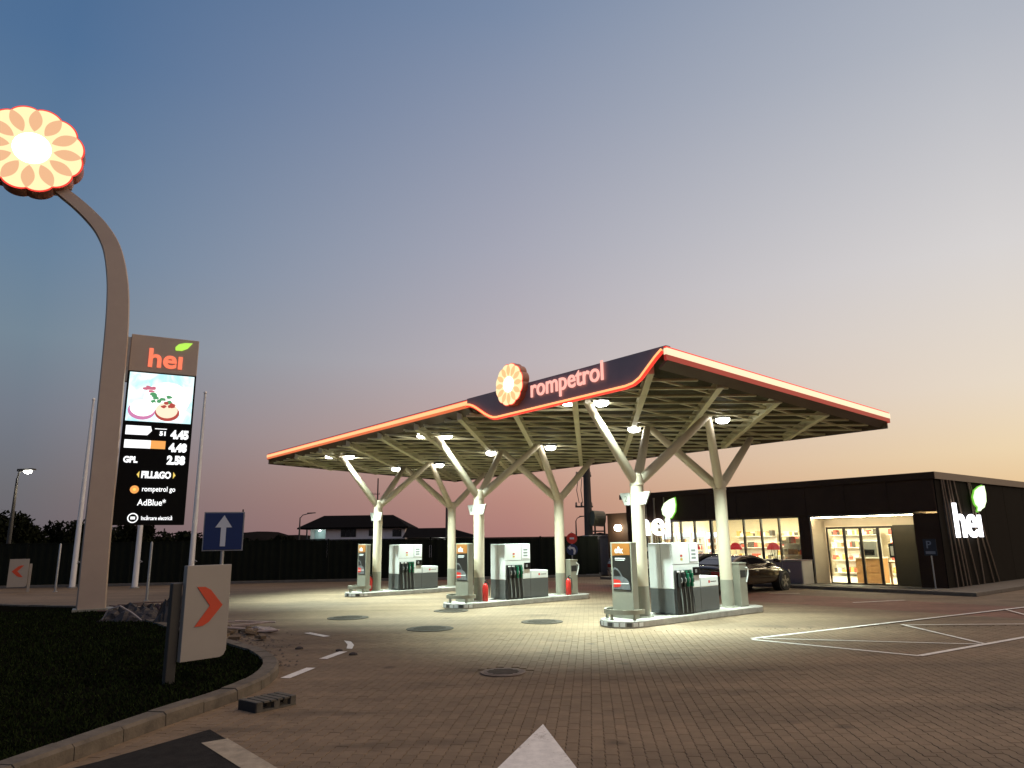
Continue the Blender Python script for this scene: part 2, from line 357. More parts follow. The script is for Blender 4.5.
# lawn island with kerb stones
inner = smooth_path([(-6.2, -4, 0), (-5.0, 3.0, 0), (-4.32, 6.4, 0), (-3.98, 8.1, 0), (-3.64, 9.5, 0), (-3.62, 10.5, 0), (-3.88, 11.55, 0), (-4.46, 12.6, 0), (-5.1, 13.4, 0), (-7.2, 15.8, 0), (-9.6, 18.7, 0), (-11.9, 21.4, 0), (-15.4, 22.7, 0), (-22, 25.6, 0), (-40, 33, 0)], 8)
def offs(path, d):
    out = []
    for i, p in enumerate(path):
        t = (path[min(i + 1, len(path) - 1)] - path[max(i - 1, 0)]).normalized(); out.append(p + Vector((t.y, -t.x, 0)) * d)
    return out
KW = .24
outer = offs(inner, KW)
lawn_poly = [tuple(p) for p in inner] + [(-60, 33, 0), (-60, -10, 0)]
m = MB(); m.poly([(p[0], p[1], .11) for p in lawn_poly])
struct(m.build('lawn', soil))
kerb = struct(empty('kerb'))
ln = 0; seg = [0]
for i in range(1, len(inner)): ln += (inner[i] - inner[i - 1]).length; seg.append(ln)
def at_len(path, s):
    for i in range(1, len(path)):
        if seg[i] >= s or i == len(path) - 1:
            t = (s - seg[i - 1]) / max(1e-6, seg[i] - seg[i - 1]); return path[i - 1].lerp(path[i], t)
s = 0.0
while s < ln - .6:
    L_ = .62; a0, a1 = s + .006, s + L_ - .006; q = [a0, (a0 + a1) / 2, a1]; dz = rnd.uniform(-.006, .006)
    rings = []
    for t in q:
        pi, po = at_len(inner, t), at_len(outer, t); d = (po - pi)
        rings.append([pi + Vector((0, 0, -.05)), pi + Vector((0, 0, .15 + dz)), pi + d * .82 + Vector((0, 0, .152 + dz)), pi + d * .96 + Vector((0, 0, .125 + dz)), po + Vector((0, 0, -.03))])
    MB().loft(rings).build('kerb_stone', kerb_m, kerb)
    s += L_
# grass blades, one uncountable mass
gm = MB()
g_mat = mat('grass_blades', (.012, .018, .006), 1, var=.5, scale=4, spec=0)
for _ in range(60000):
    d = 6.0 + 19 * rnd.random() ** 1.6
    a = R(-39 + 30 * rnd.random()); x, y = d * math.sin(a), d * math.cos(a)
    if not inpoly((x, y), lawn_poly): continue
    h = rnd.uniform(.02, .055) * (1 if d < 13 else 1.3); w = rnd.uniform(.004, .008) * (1 + d / 12); az = rnd.uniform(0, 6.28); lx, ly = rnd.uniform(-.04, .04), rnd.uniform(-.04, .04)
    cx, sx = math.cos(az) * w, math.sin(az) * w
    gm.poly([(x - cx, y - sx, .11), (x + cx, y + sx, .11), (x + lx, y + ly, .11 + h)])
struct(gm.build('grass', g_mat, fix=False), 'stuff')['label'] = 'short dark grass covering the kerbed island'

# asphalt entrance road at the bottom left
asph_poly = [(-3.19, 7.98), (-2.11, 6.70), (3.0, .6), (3, -20), (-6.2, -20), (-6.0, -4), (-4.8, 3.0), (-4.08, 6.4), (-3.74, 6.9)]
m = MB(); m.poly([(x, y, .0155) for x, y in asph_poly]); struct(m.build('asphalt_road', asphalt))

# block paving: the nearest 300 blocks singly, the rest in one piece
def block_geo(l=.24, w=.12, g=.0022, ht=.012, ch=.0035):
    ys = [-l / 2 + g, -l / 4, 0, l / 4, l / 2 - g]; zz = [-.007, .007, -.007, .007, -.007]
    ring = [(w / 2 - g + z, y) for y, z in zip(ys, zz)] + [(-w / 2 + g + z, y) for y, z in reversed(list(zip(ys, zz)))]
    n = len(ring); v = [(x, y, -.004) for x, y in ring] + [(x, y, ht - ch) for x, y in ring] + [(x * (1 - ch / (w / 2)), y * (1 - ch / (l / 2)), ht) for x, y in ring]
    f = [tuple(2 * n + i for i in range(n))]
    for i in range(n):
        j = (i + 1) % n; f += [(i, j, n + j, n + i), (n + i, n + j, 2 * n + j, 2 * n + i)]
    return v, f
bv, bf = block_geo()
cp, sp2 = math.cos(PAVE_ROT), math.sin(PAVE_ROT)
blocks = []
outer_poly = [tuple(p) for p in outer] + [(-60, 33), (-60, -10)]
for i in range(-110, 111):
    for j in range(20, 75):
        lx, ly = i * .12, j * .24 + (.12 if i % 2 else 0)
        x, y = lx * cp - ly * sp2, lx * sp2 + ly * cp
        if y < 6.2 or y > 15.6: continue
        px = 512 + F_PX * x / (y * .977) ; py = 0
        if px < -300 or px > 1400: continue
        if inpoly((x, y), [tuple(p) for p in inner] + [(-60, 33), (-60, -10)]) if False else (inpoly((x, y), lawn_poly) or inpoly((x + .25, y), lawn_poly) and inpoly((x - .3, y), lawn_poly)): continue
        if inpoly((x, y), asph_poly) and inpoly((x + .2, y), asph_poly) and inpoly((x, y + .2), asph_poly): continue
        if math.hypot(x + .19, y - 11.04) < .44: continue
        blocks.append((x * x + y * y, x, y))
blocks.sort()
me = bpy.data.meshes.new('paving_block'); me.from_pydata(bv, [], bf); me.materials.append(pave_one)
for k, (d, x, y) in enumerate(blocks[:300]):
    o = bpy.data.objects.new('paving_block', me); o.parent = paving; col.objects.link(o)
    o.location = (x, y, rnd.uniform(-.0015, .0015)); o.rotation_euler = (rnd.gauss(0, .004), rnd.gauss(0, .007), PAVE_ROT + rnd.gauss(0, .008))
mm = MB()
for d, x, y in blocks[300:]:
    mt = Matrix.Translation((x, y, rnd.uniform(-.0015, .0015))) @ Euler((rnd.gauss(0, .004), rnd.gauss(0, .007), PAVE_ROT + rnd.gauss(0, .008))).to_matrix().to_4x4()
    k = len(mm.v); mm.v += [tuple(mt @ Vector(p)) for p in bv]; mm.f += [tuple(k + q for q in ff) for ff in bf]
struct(mm.build('paving_blocks', pave_block, paving, fix=False), 'stuff')

# painted markings
def strip(name, a, b, w, z=.019):
    a, b = Vector((a[0], a[1], 0)), Vector((b[0], b[1], 0)); d = (b - a).normalized(); e = Vector((-d.y, d.x, 0)) * w / 2
    m = MB(); m.poly([(*(a + e)[:2], z), (*(b + e)[:2], z), (*(b - e)[:2], z), (*(a - e)[:2], z)]); return struct(m.build(name, marking))
def gstrip(name, p, q, w, z=.019): return strip(name, G(*p), G(*q), w, z)
for p, q in (((285, 679.4), (311, 669)), ((323, 660), (343.5, 652.5)), ((307, 633.6), (327, 637.4))): gstrip('lane_dash', p, q, .15)
m = MB(); pp = [G(*q) for q in ((344, 641.5), (351, 642.5), (354, 646), (352, 650), (346.5, 649.5), (347.5, 645.5))]; m.poly([(p.x, p.y, .019) for p in pp]); struct(m.build('lane_dash', marking))
for k, (p, q, w) in enumerate((((752, 639.5), (1032, 607), .1), ((752, 640.5), (919.5, 657), .09), ((919.5, 657), (1032, 637), .1), ((763, 639.5), (984, 645.5), .06), ((902, 625.5), (984.5, 645), .08), ((904, 626), (1030, 625), .06), ((1004, 610), (1030, 617), .06), ((853, 603.5), (905, 601), .08), ((770, 594), (800, 594.5), .06))):
    gstrip('bay_line', p, q, w, .019 + .0012 * k)
tip, bl, brr = G(543, 726), G(500, 768), G(575, 768)
ext = 1.55
bl2, br2 = tip + (bl - tip) * ext, tip + (brr - tip) * ext
m = MB(); mid = (bl2 + br2) / 2; ax = (mid - tip).normalized(); sd = Vector((-ax.y, ax.x, 0)) * .08
m.poly([(p.x, p.y, .0195) for p in (tip, bl2, mid - sd, mid - sd + ax * 2.5, mid + sd + ax * 2.5, mid + sd, br2)]); struct(m.build('lane_arrow', marking))
m = MB(); m.poly([(p.x, p.y, .0195) for p in (G(201, 745), G(227.6, 740.5), G(290, 778), G(262, 784))]); struct(m.build('edge_line', mat('edge_paint', (.30, .25, .18), .8, var=.3, scale=7, bump=.4, bscale=60)))

# manhole covers
def manhole(x, y, r, name='manhole_cover', plain=True, lab=''):
    p = G(x, y); t = thing(name, lab, 'manhole cover', (p.x, p.y, 0), 0, 'round covers set in the forecourt')
    z0 = .002 if p.y > 15.6 else .006
    MB().lathe([(r * .86, z0), (r, z0), (r, z0 + .012), (r * .9, z0 + .014), (r * .86, z0 + .010)], 40).build('rim', mat('rim_faint', (.17, .13, .10), .85, var=.3, scale=9) if not plain else iron, t, True)
    MB().lathe([(r * .85, z0), (r * .85, z0 + .013), (0.02, z0 + .015)], 40).build('lid', iron if plain else mat('lid_faint', (.13, .10, .08), .8, var=.3, scale=10), t, True)
    for k in range(5):
        q = -r * .55 + k * r * .275; h = math.sqrt(max(.01, (r * .7) ** 2 - q * q)); MB().box(-h, h, q - .015, q + .015, z0 + .0145, z0 + .020).build('rib', iron, t)
manhole(430, 629, .52, lab='round dark cover in the paving, second nearest, before the middle island')
manhole(542, 622, .49, lab='round dark cover just short of the nearest pump island nose')
manhole(348, 618, .52, lab='round dark cover at the dim edge of the lamp light, furthest left')
manhole(451, 611, .48, lab='round dark cover close in front of the middle pump island nose')
manhole(503, 673, .33, plain=False, lab='pale worn cover with concrete rim in the near dark paving')

# ================================================================== CANOPY
def fit(o, width=None, height=None):
    xs = [v.co.x for v in o.data.vertices]; ys = [v.co.y for v in o.data.vertices]
    a = width / (max(xs) - min(xs)) if width else None; b = height / (max(ys) - min(ys)) if height else None
    a = a or b; b = b or a
    x0 = min(xs)
    for v in o.data.vertices: v.co.x = (v.co.x - x0) * a; v.co.y *= b
    return o
S_ISL, L_COL, HJ, CC, WW = 6.311, 3.283, 3.27, 1.62, .956
U0, U1, V0, V1 = -2.82, 6.12, -3.33, 16.62
zt = lambda u: 5.345 - .038 * (u + 2.82)
zs = lambda u: 4.86 - .068 * u
glow_red = glow('led_red', (1, .05, .03), 1.1)
glow_dkred = glow('red_metal_glow', (.55, .03, .012), .6)  # dark red metal with a slight glow put into it
glow_orange = glow('led_orange', (1, .42, .16), 1.5)
glow_amber = glow('led_amber', (1, .56, .24), 1.2)
glow_pale = glow('led_pale', (1, .80, .52), 1.12)
glow_text = glow('letters_red', (1, .44, .36), 1.25)
glow_white = glow('lamp_white', (1, .99, .93), 25)
petal_m = glow('emblem_petal', (1, .56, .30), .9)
disc_m = glow('emblem_field', (1, .84, .45), 1.15)
core_m = glow('emblem_core', (1, .93, .72), 4)
rim_m = mat('emblem_rim', (.36, .12, .075), .45, var=.08)

def emblem(parent, c, ex, ey, r, depth, petals=12, pm=None):
    M = basis(c, ex, ey)
    def outline(rr, sc=.06, n=10):
        pts = []
        for k in range(petals):
            for q in range(n):
                a = 2 * math.pi * (k + q / n) / petals; pts.append((rr * (1 - sc + sc * abs(math.sin(math.pi * q / n)) ** .7) * math.cos(a), rr * (1 - sc + sc * abs(math.sin(math.pi * q / n)) ** .7) * math.sin(a)))
        return pts
    body = MB().prism([(x, y, -depth) for x, y in outline(r)], (0, 0, depth)).build('emblem', rim_m, parent); body.matrix_local = M
    MB().prism([(x, y, .004) for x, y in outline(r * 1.0)], (0, 0, .012)).build('lit_edge', glow_red, body)
    MB().prism([(x, y, .017) for x, y in outline(r * .965)], (0, 0, .012)).build('lit_field', disc_m, body)
    for k in range(petals):
        a = 2 * math.pi * k / petals; p0, p1, w = r * .40, r * .93, r * .125; n = 12; pts = []
        for q in range(n + 1): t = q / n; pts.append((p0 + (p1 - p0) * t, w * math.sin(math.pi * t) ** .8))
        for q in range(n - 1, 0, -1): t = q / n; pts.append((p0 + (p1 - p0) * t, -w * math.sin(math.pi * t) ** .8))
        MB().prism([(x * math.cos(a) - y * math.sin(a), x * math.sin(a) + y * math.cos(a), .030) for x, y in pts], (0, 0, .010)).build('petal', pm or petal_m, body)
    MB().lathe([(r * .36, .030), (r * .36, .044), (r * .2, .055), (0.01, .058)], 32).build('core', core_m, body, True)
    return body

canopy = thing('fuel_canopy', 'large lit canopy with red glowing edges on six branching cream columns', 'canopy', W(0, 0), TH)
MB().prism([(U0 + .06, V0 + .06, zt(U0) - .22), (U1 - .05, V0 + .06, zt(U1) - .22), (U1 - .05, V0 + .06, zt(U1) - .06), (U0 + .06, V0 + .06, zt(U0) - .06)], (0, V1 - V0 - .12, 0)).build('roof_deck', deck_m, canopy)
# girders on one diagonal, purlins on the other, thin rails between
def clipline(c, sgn):   # u - sgn*v = c  ->  end points inside the roof
    pts = []
    for v in (V0 + .27, V1 - .12):
        u = c + sgn * v
        if U0 + .1 <= u <= U1 - .1: pts.append((u, v))
    for u in (U0 + .1, U1 - .1):
        v = sgn * (u - c)
        if V0 + .27 < v < V1 - .12: pts.append((u, v))
    return sorted(pts)[:1] + sorted(pts)[-1:] if len(pts) >= 2 else None
for k in range(-9, 5):
    e = clipline(.15 + 2.1 * k, 1)
    if e and math.dist(*e) > .8:
        (a, b), (c, d) = e; h = .21
        MB().bar((a, b, zt(a) - .225 - h / 2), (c, d, zt(c) - .225 - h / 2), .13, h).build('girder', steel_soffit, canopy)
for k in range(0, 30):
    e = clipline(-5.6 + 1.0 * k, -1)
    if e and math.dist(*e) > .7:
        (a, b), (c, d) = e; MB().bar((a, b, zt(a) - .385), (c, d, zt(c) - .385), .07, .045).build('purlin', steel_soffit, canopy)
for k in range(18):
    v = V0 + .9 + 1.08 * k; MB().bar((U0 + .1, v, zt(U0) - .345), (U1 - .1, v, zt(U1) - .345), .055, .035).build('tie_rail', steel_soffit, canopy)
# columns
for k in range(3):
    for q, u in enumerate((0.0, L_COL)):
        v = k * S_ISL; r = .158
        c_ = MB().lathe([(r, .82), (r, HJ - .12), (r * 1.02, HJ), (r * .9, HJ + .08), (.05, HJ + .14)], 28, (u, v, 0)).build('column', cream, canopy, True)
        MB().lathe([(r + .006, .14), (r + .006, .822)], 28, (u, v, 0)).build('base_band', taupe, c_, True)
        MB().lathe([(r + .09, .15), (r + .09, .17), (r + .02, .175)], 24, (u, v, 0)).build('base_flange', taupe, c_)
        for kb in range(6): ab = kb * 1.047 + .3; MB().cyl((u + (r + .06) * math.cos(ab), v + (r + .06) * math.sin(ab), .17), (u + (r + .06) * math.cos(ab), v + (r + .06) * math.sin(ab), .195), .014, n=6).build('bolt', galv, c_)
        MB().lathe([(r + .004, HJ - .16), (r + .012, HJ - .15), (r + .012, HJ - .13), (r + .004, HJ - .12)], 28, (u, v, 0)).build('weld_collar', cream, c_, True)
        tips = [(-CC, 0), (L_COL / 2, WW), (L_COL / 2, -WW)] if q == 0 else [(CC, 0), (-L_COL / 2, WW), (-L_COL / 2, -WW)]
        for du, dv in tips:
            a = Vector((u + du * .03, v + dv * .03, HJ - .08)); b = Vector((u + du, v + dv, zs(u + du) + .06))
            br_ = MB().tube([a, a.lerp(b, .15), a.lerp(b, .6), b], [.105, .118, .106, .088], 18).build('branch', cream, c_, True)
            MB().box(b.x - .07, b.x + .07, b.y - .07, b.y + .07, b.z - .03, zt(b.x) - .4).build('head_plate', cream, c_) if (q == 0 or du > 0) else None
        if q == 0:
            for sgn, num in ((1, 2 * k + 2), (-1, 2 * k + 1)):
                y0, y1, y2 = v + sgn * .15, v + sgn * .33, v + sgn * .47
                pl = MB().prism([(u - .06, y0, 2.66), (u - .06, y1, 2.66), (u - .06, y2, 2.95), (u - .06, y0, 2.95)], (-.03, 0, 0)).build('number_plate', mat('plate_white', (.42, .41, .37), .6, var=.04), c_)
                tx = text(str(num), .2, mat('plate_digit', (.2, .19, .16), .6, var=0), pl, (u - .093, v + sgn * .28 + .05, 2.74), (0, -1, 0), depth=.002, name='digit')
# floodlights under the branch tips
heads = []
for k in range(3):
    v = k * S_ISL; dg = .7071
    heads += [(-CC + .26, v - .26, 1), (-CC - .26, v + .26, 1), (L_COL / 2 + .25, v - WW - .25, 1), (L_COL / 2 - .25, v + WW + .25, 1)]
lamp_c = (.80, 1.0, .90)
for u, v, s_ in heads:
    z = zs(u) + .0
    fl = MB().box(u - .17, u + .17, v - .14, v + .14, z + .01, z + .08).build('floodlight', grey_panel, canopy, bevel=.01)
    MB().lathe([(.165, z - .01), (.16, z - .07), (.11, z - .11), (.01, z - .125)], 20, (u, v, 0)).build('lens', glow_white, fl, True)
    MB().lathe([(.175, z - .012), (.18, z + .012)], 20, (u, v, 0)).build('lens_ring', white_paint, fl, True)
    MB().cyl((u, v, z + .07), (u, v, zt(u) - .25), .02, n=8).build('hanger', taupe, fl)
    spotlight('floodlight_beam', (u, v, z - .16), 2050, R(101), .85, lamp_c, .11, canopy)
# front fascia
X = U0
def arc(p0, p1, n=8):    # smooth S between two (v, z) points
    out = []
    for i in range(n + 1):
        t = i / n; s_ = t * t * (3 - 2 * t); out.append((p0[0] + (p1[0] - p0[0]) * t, p0[1] + (p1[1] - p0[1]) * s_))
    return out
step = arc((2.95, 5.20), (1.70, 4.71)); rise = [(-2.35, 4.74), (-2.55, 4.765), (-2.72, 4.84), (-2.9, 4.99), (-3.12, 5.17), (-3.27, 5.27)]
low = step + rise
pan = [(2.95, 5.36)] + low + [(V0, 5.335)]
MB().prism([(X, a, b) for a, b in pan], (.05, 0, 0)).build('sign_panel', dark_fascia, canopy)
MB().prism([(X + .02, V0, 5.30), (X + .02, V0, 5.352), (X + .02, V1, 5.352), (X + .02, V1, 5.30)], (.12, 0, 0)).build('top_trim', dark_fascia, canopy)
MB().tube([(X - .015, a, b - .012) for a, b in low], .045, 8).build('led_line', glow_red, canopy, True)
MB().tube([(X - .045, a, b + .004) for a, b in low], .028, 8).build('led_line', glow_orange, canopy, True)
MB().box(X + .0, X + .05, 2.95, V1, 5.30, 5.325).build('led_line', glow_red, canopy)
MB().box(X - .02, X + .05, 2.95, V1, 5.205, 5.298).build('glow_band', glow_amber, canopy)
MB().box(X - .005, X + .05, 2.95, V1, 5.13, 5.203).build('glow_band', glow_orange, canopy).data.materials[0] = glow('led_burnt', (1, .2, .06), .8)
MB().prism([(X + .01, 2.95, 5.128), (X + .26, 2.95, 4.99), (X + .26, 2.95, 5.02), (X + .05, 2.95, 5.16)], (0, V1 - 2.95, 0)).build('soffit_edge', soffit_edge, canopy)
tx = text('rompetrol', .5, glow_text, canopy, (X - .04, .44, 4.985), (0, -1, 0), depth=.012, name='lettering', bold=.005); fit(tx, 2.22, .53)
emblem(canopy, (X - .14, 1.07, 5.375), (0, -1, 0), (0, 0, 1), .50, .18, pm=glow('emblem_petal_small', (1, .62, .27), 1.0))
# side fascia facing the camera's right
Y = V0
def side(name, m_, d0, d1, y0=0.0, y1=.05, u0=U0 + .0, u1=U1):
    return MB().prism([(u0, Y + y0, zt(u0) - d0), (u1, Y + y0, zt(u1) - d0), (u1, Y + y0, zt(u1) - d1), (u0, Y + y0, zt(u0) - d1)], (0, y1 - y0, 0)).build(name, m_, canopy)
side('led_line', glow_red, .012, .045, -.006, .05)
side('glow_band', glow_pale, .047, .165, -.03, .05)
side('glow_band', glow_dkred, .167, .27, -.006, .05)  # red painted metal under the LED band, its glow put into the material
MB().prism([(U0 + .05, Y, zt(U0) - .272), (U0 + .05, Y + .22, zt(U0) - .40), (U0 + .05, Y + .22, zt(U0) - .37), (U0 + .05, Y + .04, zt(U0) - .25)], (U1 - U0 - .2, 0, -.038 * (U1 - U0 - .2))).build('soffit_edge', soffit_edge, canopy)
MB().prism([(U1, Y - .01, zt(U1) - .02), (U1 + .10, Y + .05, zt(U1) - .1), (U1 + .08, Y + .08, zt(U1) - .2), (U1, Y - .01, zt(U1) - .28)], (0, .1, 0)).build('corner_cap', glow_dkred, canopy)
# rear and far fascias
MB().prism([(U1, V0 + .06, zt(U1)), (U1, V0 + .06, zt(U1) - .42), (U1 - .05, V0 + .06, zt(U1) - .42), (U1 - .05, V0 + .06, zt(U1))], (0, V1 - V0 - .06, 0)).build('rear_fascia', soffit_edge, canopy)
MB().prism([(U0 + .06, V1, zt(U0) - .02), (U1, V1, zt(U1) - .02), (U1, V1, zt(U1) - .4), (U0 + .06, V1, zt(U0) - .4)], (0, -.05, 0)).build('end_fascia', soffit_edge, canopy)

# ================================================================== PUMP ISLANDS
isl_words = ['nearest', 'middle', 'furthest']
isl_pts = []
for i in range(13): a = math.pi / 2 + math.pi * i / 12; isl_pts.append((-.62 + .54 * math.cos(a), .54 * math.sin(a)))
for i in range(9): a = -math.pi / 2 + math.pi * i / 8; isl_pts.append((3.95 + .3 * math.cos(a), .54 * math.sin(a)))
poster_bg = mat('poster_dark', (.02, .018, .016), .35, var=0)
poster_or = mat('poster_orange', (.30, .115, .025), .4, var=.12, scale=3)
poster_w = mat('poster_white', (.8, .8, .78), .4, var=0)
poster_car = mat('poster_silver', (.14, .145, .15), .3, var=.3, scale=9)
poster_red = mat('poster_red', (.6, .03, .02), .4, var=.2, scale=9)
pump_white = mat('pump_white', (.70, .72, .70), .38, var=.04, scale=3)
screen_m = mat('pump_screen', (.25, .28, .28), .2, var=0)
green_m = mat('nozzle_green', (.01, .16, .08), .4, var=.05)
hazard_d = mat('hazard_dark', (.05, .05, .05), .6, var=.2)
ppl = []
for k in range(3):
    o = W(0, k * S_ISL); wd_ = isl_words[k]
    isl = struct(empty('pump_island', o, TH))
    MB().prism([(x, y, 0) for x, y in isl_pts], (0, 0, .15)).build('island_kerb', concrete, isl, bevel=.02)
    for i in range(1, 12, 1):       # reflective plates round the nose
        a0, a1 = math.pi / 2 + math.pi * (i + .12) / 12, math.pi / 2 + math.pi * (i + .88) / 12; r0 = .546
        MB().prism([(-.62 + r0 * math.cos(a0), r0 * math.sin(a0), .035), (-.62 + r0 * math.cos(a1), r0 * math.sin(a1), .035), (-.62 + (r0 + .006) * math.cos(a1), (r0 + .006) * math.sin(a1), .035), (-.62 + (r0 + .006) * math.cos(a0), (r0 + .006) * math.sin(a0), .035)], (0, 0, .08)).build('nose_plate', hazard_d if i % 3 == 0 else white_paint, isl)
    # hoop guard
    hp = thing('bumper_hoop', 'low beige steel guard hoop on the nose of the %s pump island' % wd_, 'bumper', W(0, k * S_ISL, .15), TH, 'guard hoops')
    pts = []
    for i in range(17): a = R(70) + R(220) * i / 16; pts.append((-.60 + .47 * math.cos(a), .47 * math.sin(a)))
    m = MB(); m.loft([[(x * 1 + 0, y, .12), (x * 1, y, .22), (-.60 + (x + .60) * .9, y * .9, .22), (-.60 + (x + .60) * .9, y * .9, .12)] for x, y in pts]); m.build('rail', taupe, hp, True)
    for a in (R(110), R(180), R(250)): MB().cyl((-.60 + .43 * math.cos(a), .43 * math.sin(a), 0), (-.60 + .43 * math.cos(a), .43 * math.sin(a), .14), .035, n=10).build('foot', taupe, hp)
    # poster stand
    ps = thing('poster_stand', 'upright poster board with orange heading and car picture on the %s island' % wd_, 'poster stand', W(-.48, .08 + k * S_ISL, .15), TH, 'poster stands'); ps.scale = (1, .86, 1)
    MB().box(-.09, .09, -.37, .37, 0, 1.66).build('case', taupe, ps, bevel=.012)
    po = MB().box(-.1, -.088, -.33, .30, .60, 1.63).build('poster', poster_bg, ps)
    MB().prism([(-.101, -.33, 1.38), (-.101, .30, 1.36), (-.101, .30, 1.63), (-.101, -.33, 1.63)], (-.002, 0, 0)).build('orange_field', poster_or, po)
    t_ = text('efix', .2, poster_w, po, (-.105, .2, 1.42), (0, -1, 0), depth=.001, name='lettering', bold=.004)
    MB().box(-.106, -.103, -.16, .2, 1.29, 1.31).build('text_line', poster_w, po); MB().box(-.106, -.103, -.13, .2, 1.255, 1.27).build('text_line', poster_w, po)
    arcp = [(.30 - .02 * 0, 1.08), (.22, 1.10), (.12, 1.07), (.02, .98), (-.04, .90), (-.17, .86), (-.26, .78), (-.30, .66), (-.30, .62), (.30, .62)]
    MB().prism([(-.1012, a, b) for a, b in arcp], (-.002, 0, 0)).build('car_picture', poster_car, po)
    MB().prism([(-.104, a, b) for a, b in [(.27, 1.04), (.2, 1.06), (.1, 1.02), (.02, .92), (.27, .90)]], (-.002, 0, 0)).build('car_window', poster_bg, po)
    MB().prism([(-.104, a, b) for a, b in [(.28, .84), (.06, .82), (.0, .76), (.05, .68), (.28, .66)]], (-.002, 0, 0)).build('tail_light', poster_red, po)
    MB().prism([(-.1065, a, b) for a, b in [(.28, .75), (-.25, .765), (-.25, .745), (.28, .73)]], (-.001, 0, 0)).build('highlight', poster_w, po)
    # fuel dispenser
    dp = thing('fuel_dispenser', 'white and dark grey fuel dispenser with hanging nozzles on the %s island' % wd_, 'fuel pump', W(0, k * S_ISL, .15), TH, 'fuel dispensers')
    hw = .36
    lc = MB().box(.70, 2.42, -hw, hw, 0.02, .57).build('lower_cabinet', grey_panel, dp, bevel=.012)
    MB().box(1.69, 1.70, -hw - .002, -hw + .01, .03, .56).build('panel_seam', black_rub, lc)
    lt = MB().box(1.72, 2.42, -hw, hw, .575, .81).build('counter_top', pump_white, dp, bevel=.015)
    MB().box(2.02, 2.08, -hw - .003, -hw + .01, .66, .72).build('maker_badge', red_paint, lt); text('fuel', .001, black_rub, lt, (2.12, -hw - .002, .67), (1, 0, 0), depth=.0005, name='badge_text') if False else MB().box(2.11, 2.34, -hw - .002, -hw + .01, .68, .70).build('badge_strip', grey_panel, lt)
    uc = MB().box(.70, 1.70, -hw, hw, .575, 1.62).build('upper_cabinet', pump_white, dp, bevel=.015)
    MB().box(1.36, 1.66, -hw - .008, -hw + .01, 1.18, 1.52).build('price_display', mat('display_face', (.62, .65, .64), .25, var=.02, emit=(.95, 1, .95), es=.25), uc, bevel=.004)
    for zz in (1.42, 1.33, 1.245): MB().box(1.42, 1.58, -hw - .011, -hw, zz, zz + .045).build('lcd_window', screen_m, uc)
    MB().box(.699, 1.701, -hw - .003, -hw + .02, 1.13, 1.137).build('panel_seam', grey_panel, uc); MB().box(1.338, 1.345, -hw - .003, -hw + .02, 1.137, 1.61).build('panel_seam', grey_panel, uc); MB().box(.697, .71, -.02, -.012, .6, 1.6).build('panel_seam', grey_panel, uc)
    for zz, cc in ((1.30, 'sticker_red'), (1.22, 'sticker_yellow')): MB().box(1.0, 1.08, -hw - .003, -hw + .01, zz, zz + .05).build('sticker', mat(cc, (.5, .05, .04) if 'red' in cc else (.55, .4, .05), .5, var=0), uc)
    sc_ = MB().box(1.44, 1.68, -hw - .03, -hw + .01, .86, 1.05).build('media_screen', black_gloss, uc, bevel=.005)
    MB().box(1.49, 1.56, -hw - .034, -hw - .03, .92, 1.0).build('keypad', mat('keypad', (.2, .2, .2), .5, var=0), sc_)
    bk = MB().box(.74, 1.34, -hw - .05, -hw + .01, .0, 1.0).build('nozzle_bay', black_rub, dp, bevel=.01)
    for i in range(4):
        x = .82 + .148 * i; nm = green_m if i >= 2 else black_rub
        n_ = MB().prism([(x - .02, -hw - .06, .93), (x + .02, -hw - .06, .93), (x + .03, -hw - .06, .80), (x + .022, -hw - .06, .62), (x - .022, -hw - .06, .62), (x - .03, -hw - .06, .80)], (0, -.07, 0)).build('nozzle', nm, dp, bevel=.008)
        MB().box(x - .045, x + .045, -hw - .075, -hw - .052, .95, .985).build('grade_tag', white_paint if i < 2 else green_m, n_)
        MB().tube([(x, -hw - .1, .86), (x + .018, -hw - .15, .80), (x + .012, -hw - .15, .74), (x, -hw - .11, .70)], .011, 6).build('trigger_guard', galv, n_)
        MB().tube([(x, -hw - .1, .63), (x + .012, -hw - .12, .45), (x + .02, -hw - .13, .25), (x + .03, -hw - .12, .1), (x + .055, -hw - .10, .05), (x + .075, -hw - .09, .1), (x + .07, -hw - .07, .4), (x + .06, -hw - .055, .7)], .011, 6).build('hose', mat('hose_sheen', (.16, .17, .165), .25, var=.05), dp, True)
    # service post beside the rear column
    sb = thing('service_post', 'beige service cabinet behind the rear column of the %s island' % wd_, 'service cabinet', W(L_COL + .36, k * S_ISL - .05, .15), TH, 'service cabinets')
    MB().box(-.16, .16, -.21, .21, 0, 1.05).build('case', taupe, sb, bevel=.015); MB().box(-.17, .17, -.22, .22, 1.05, 1.09).build('lid', taupe, sb, bevel=.01)
    MB().box(-.12, .12, -.216, -.2, .72, .9).build('towel_slot', black_rub, sb)
    MB().tube([(.12, -.22, .6), (.16, -.25, .8), (.17, -.25, .92), (.1, -.25, .97)], .02, 6).build('squeegee', white_paint, sb, True)

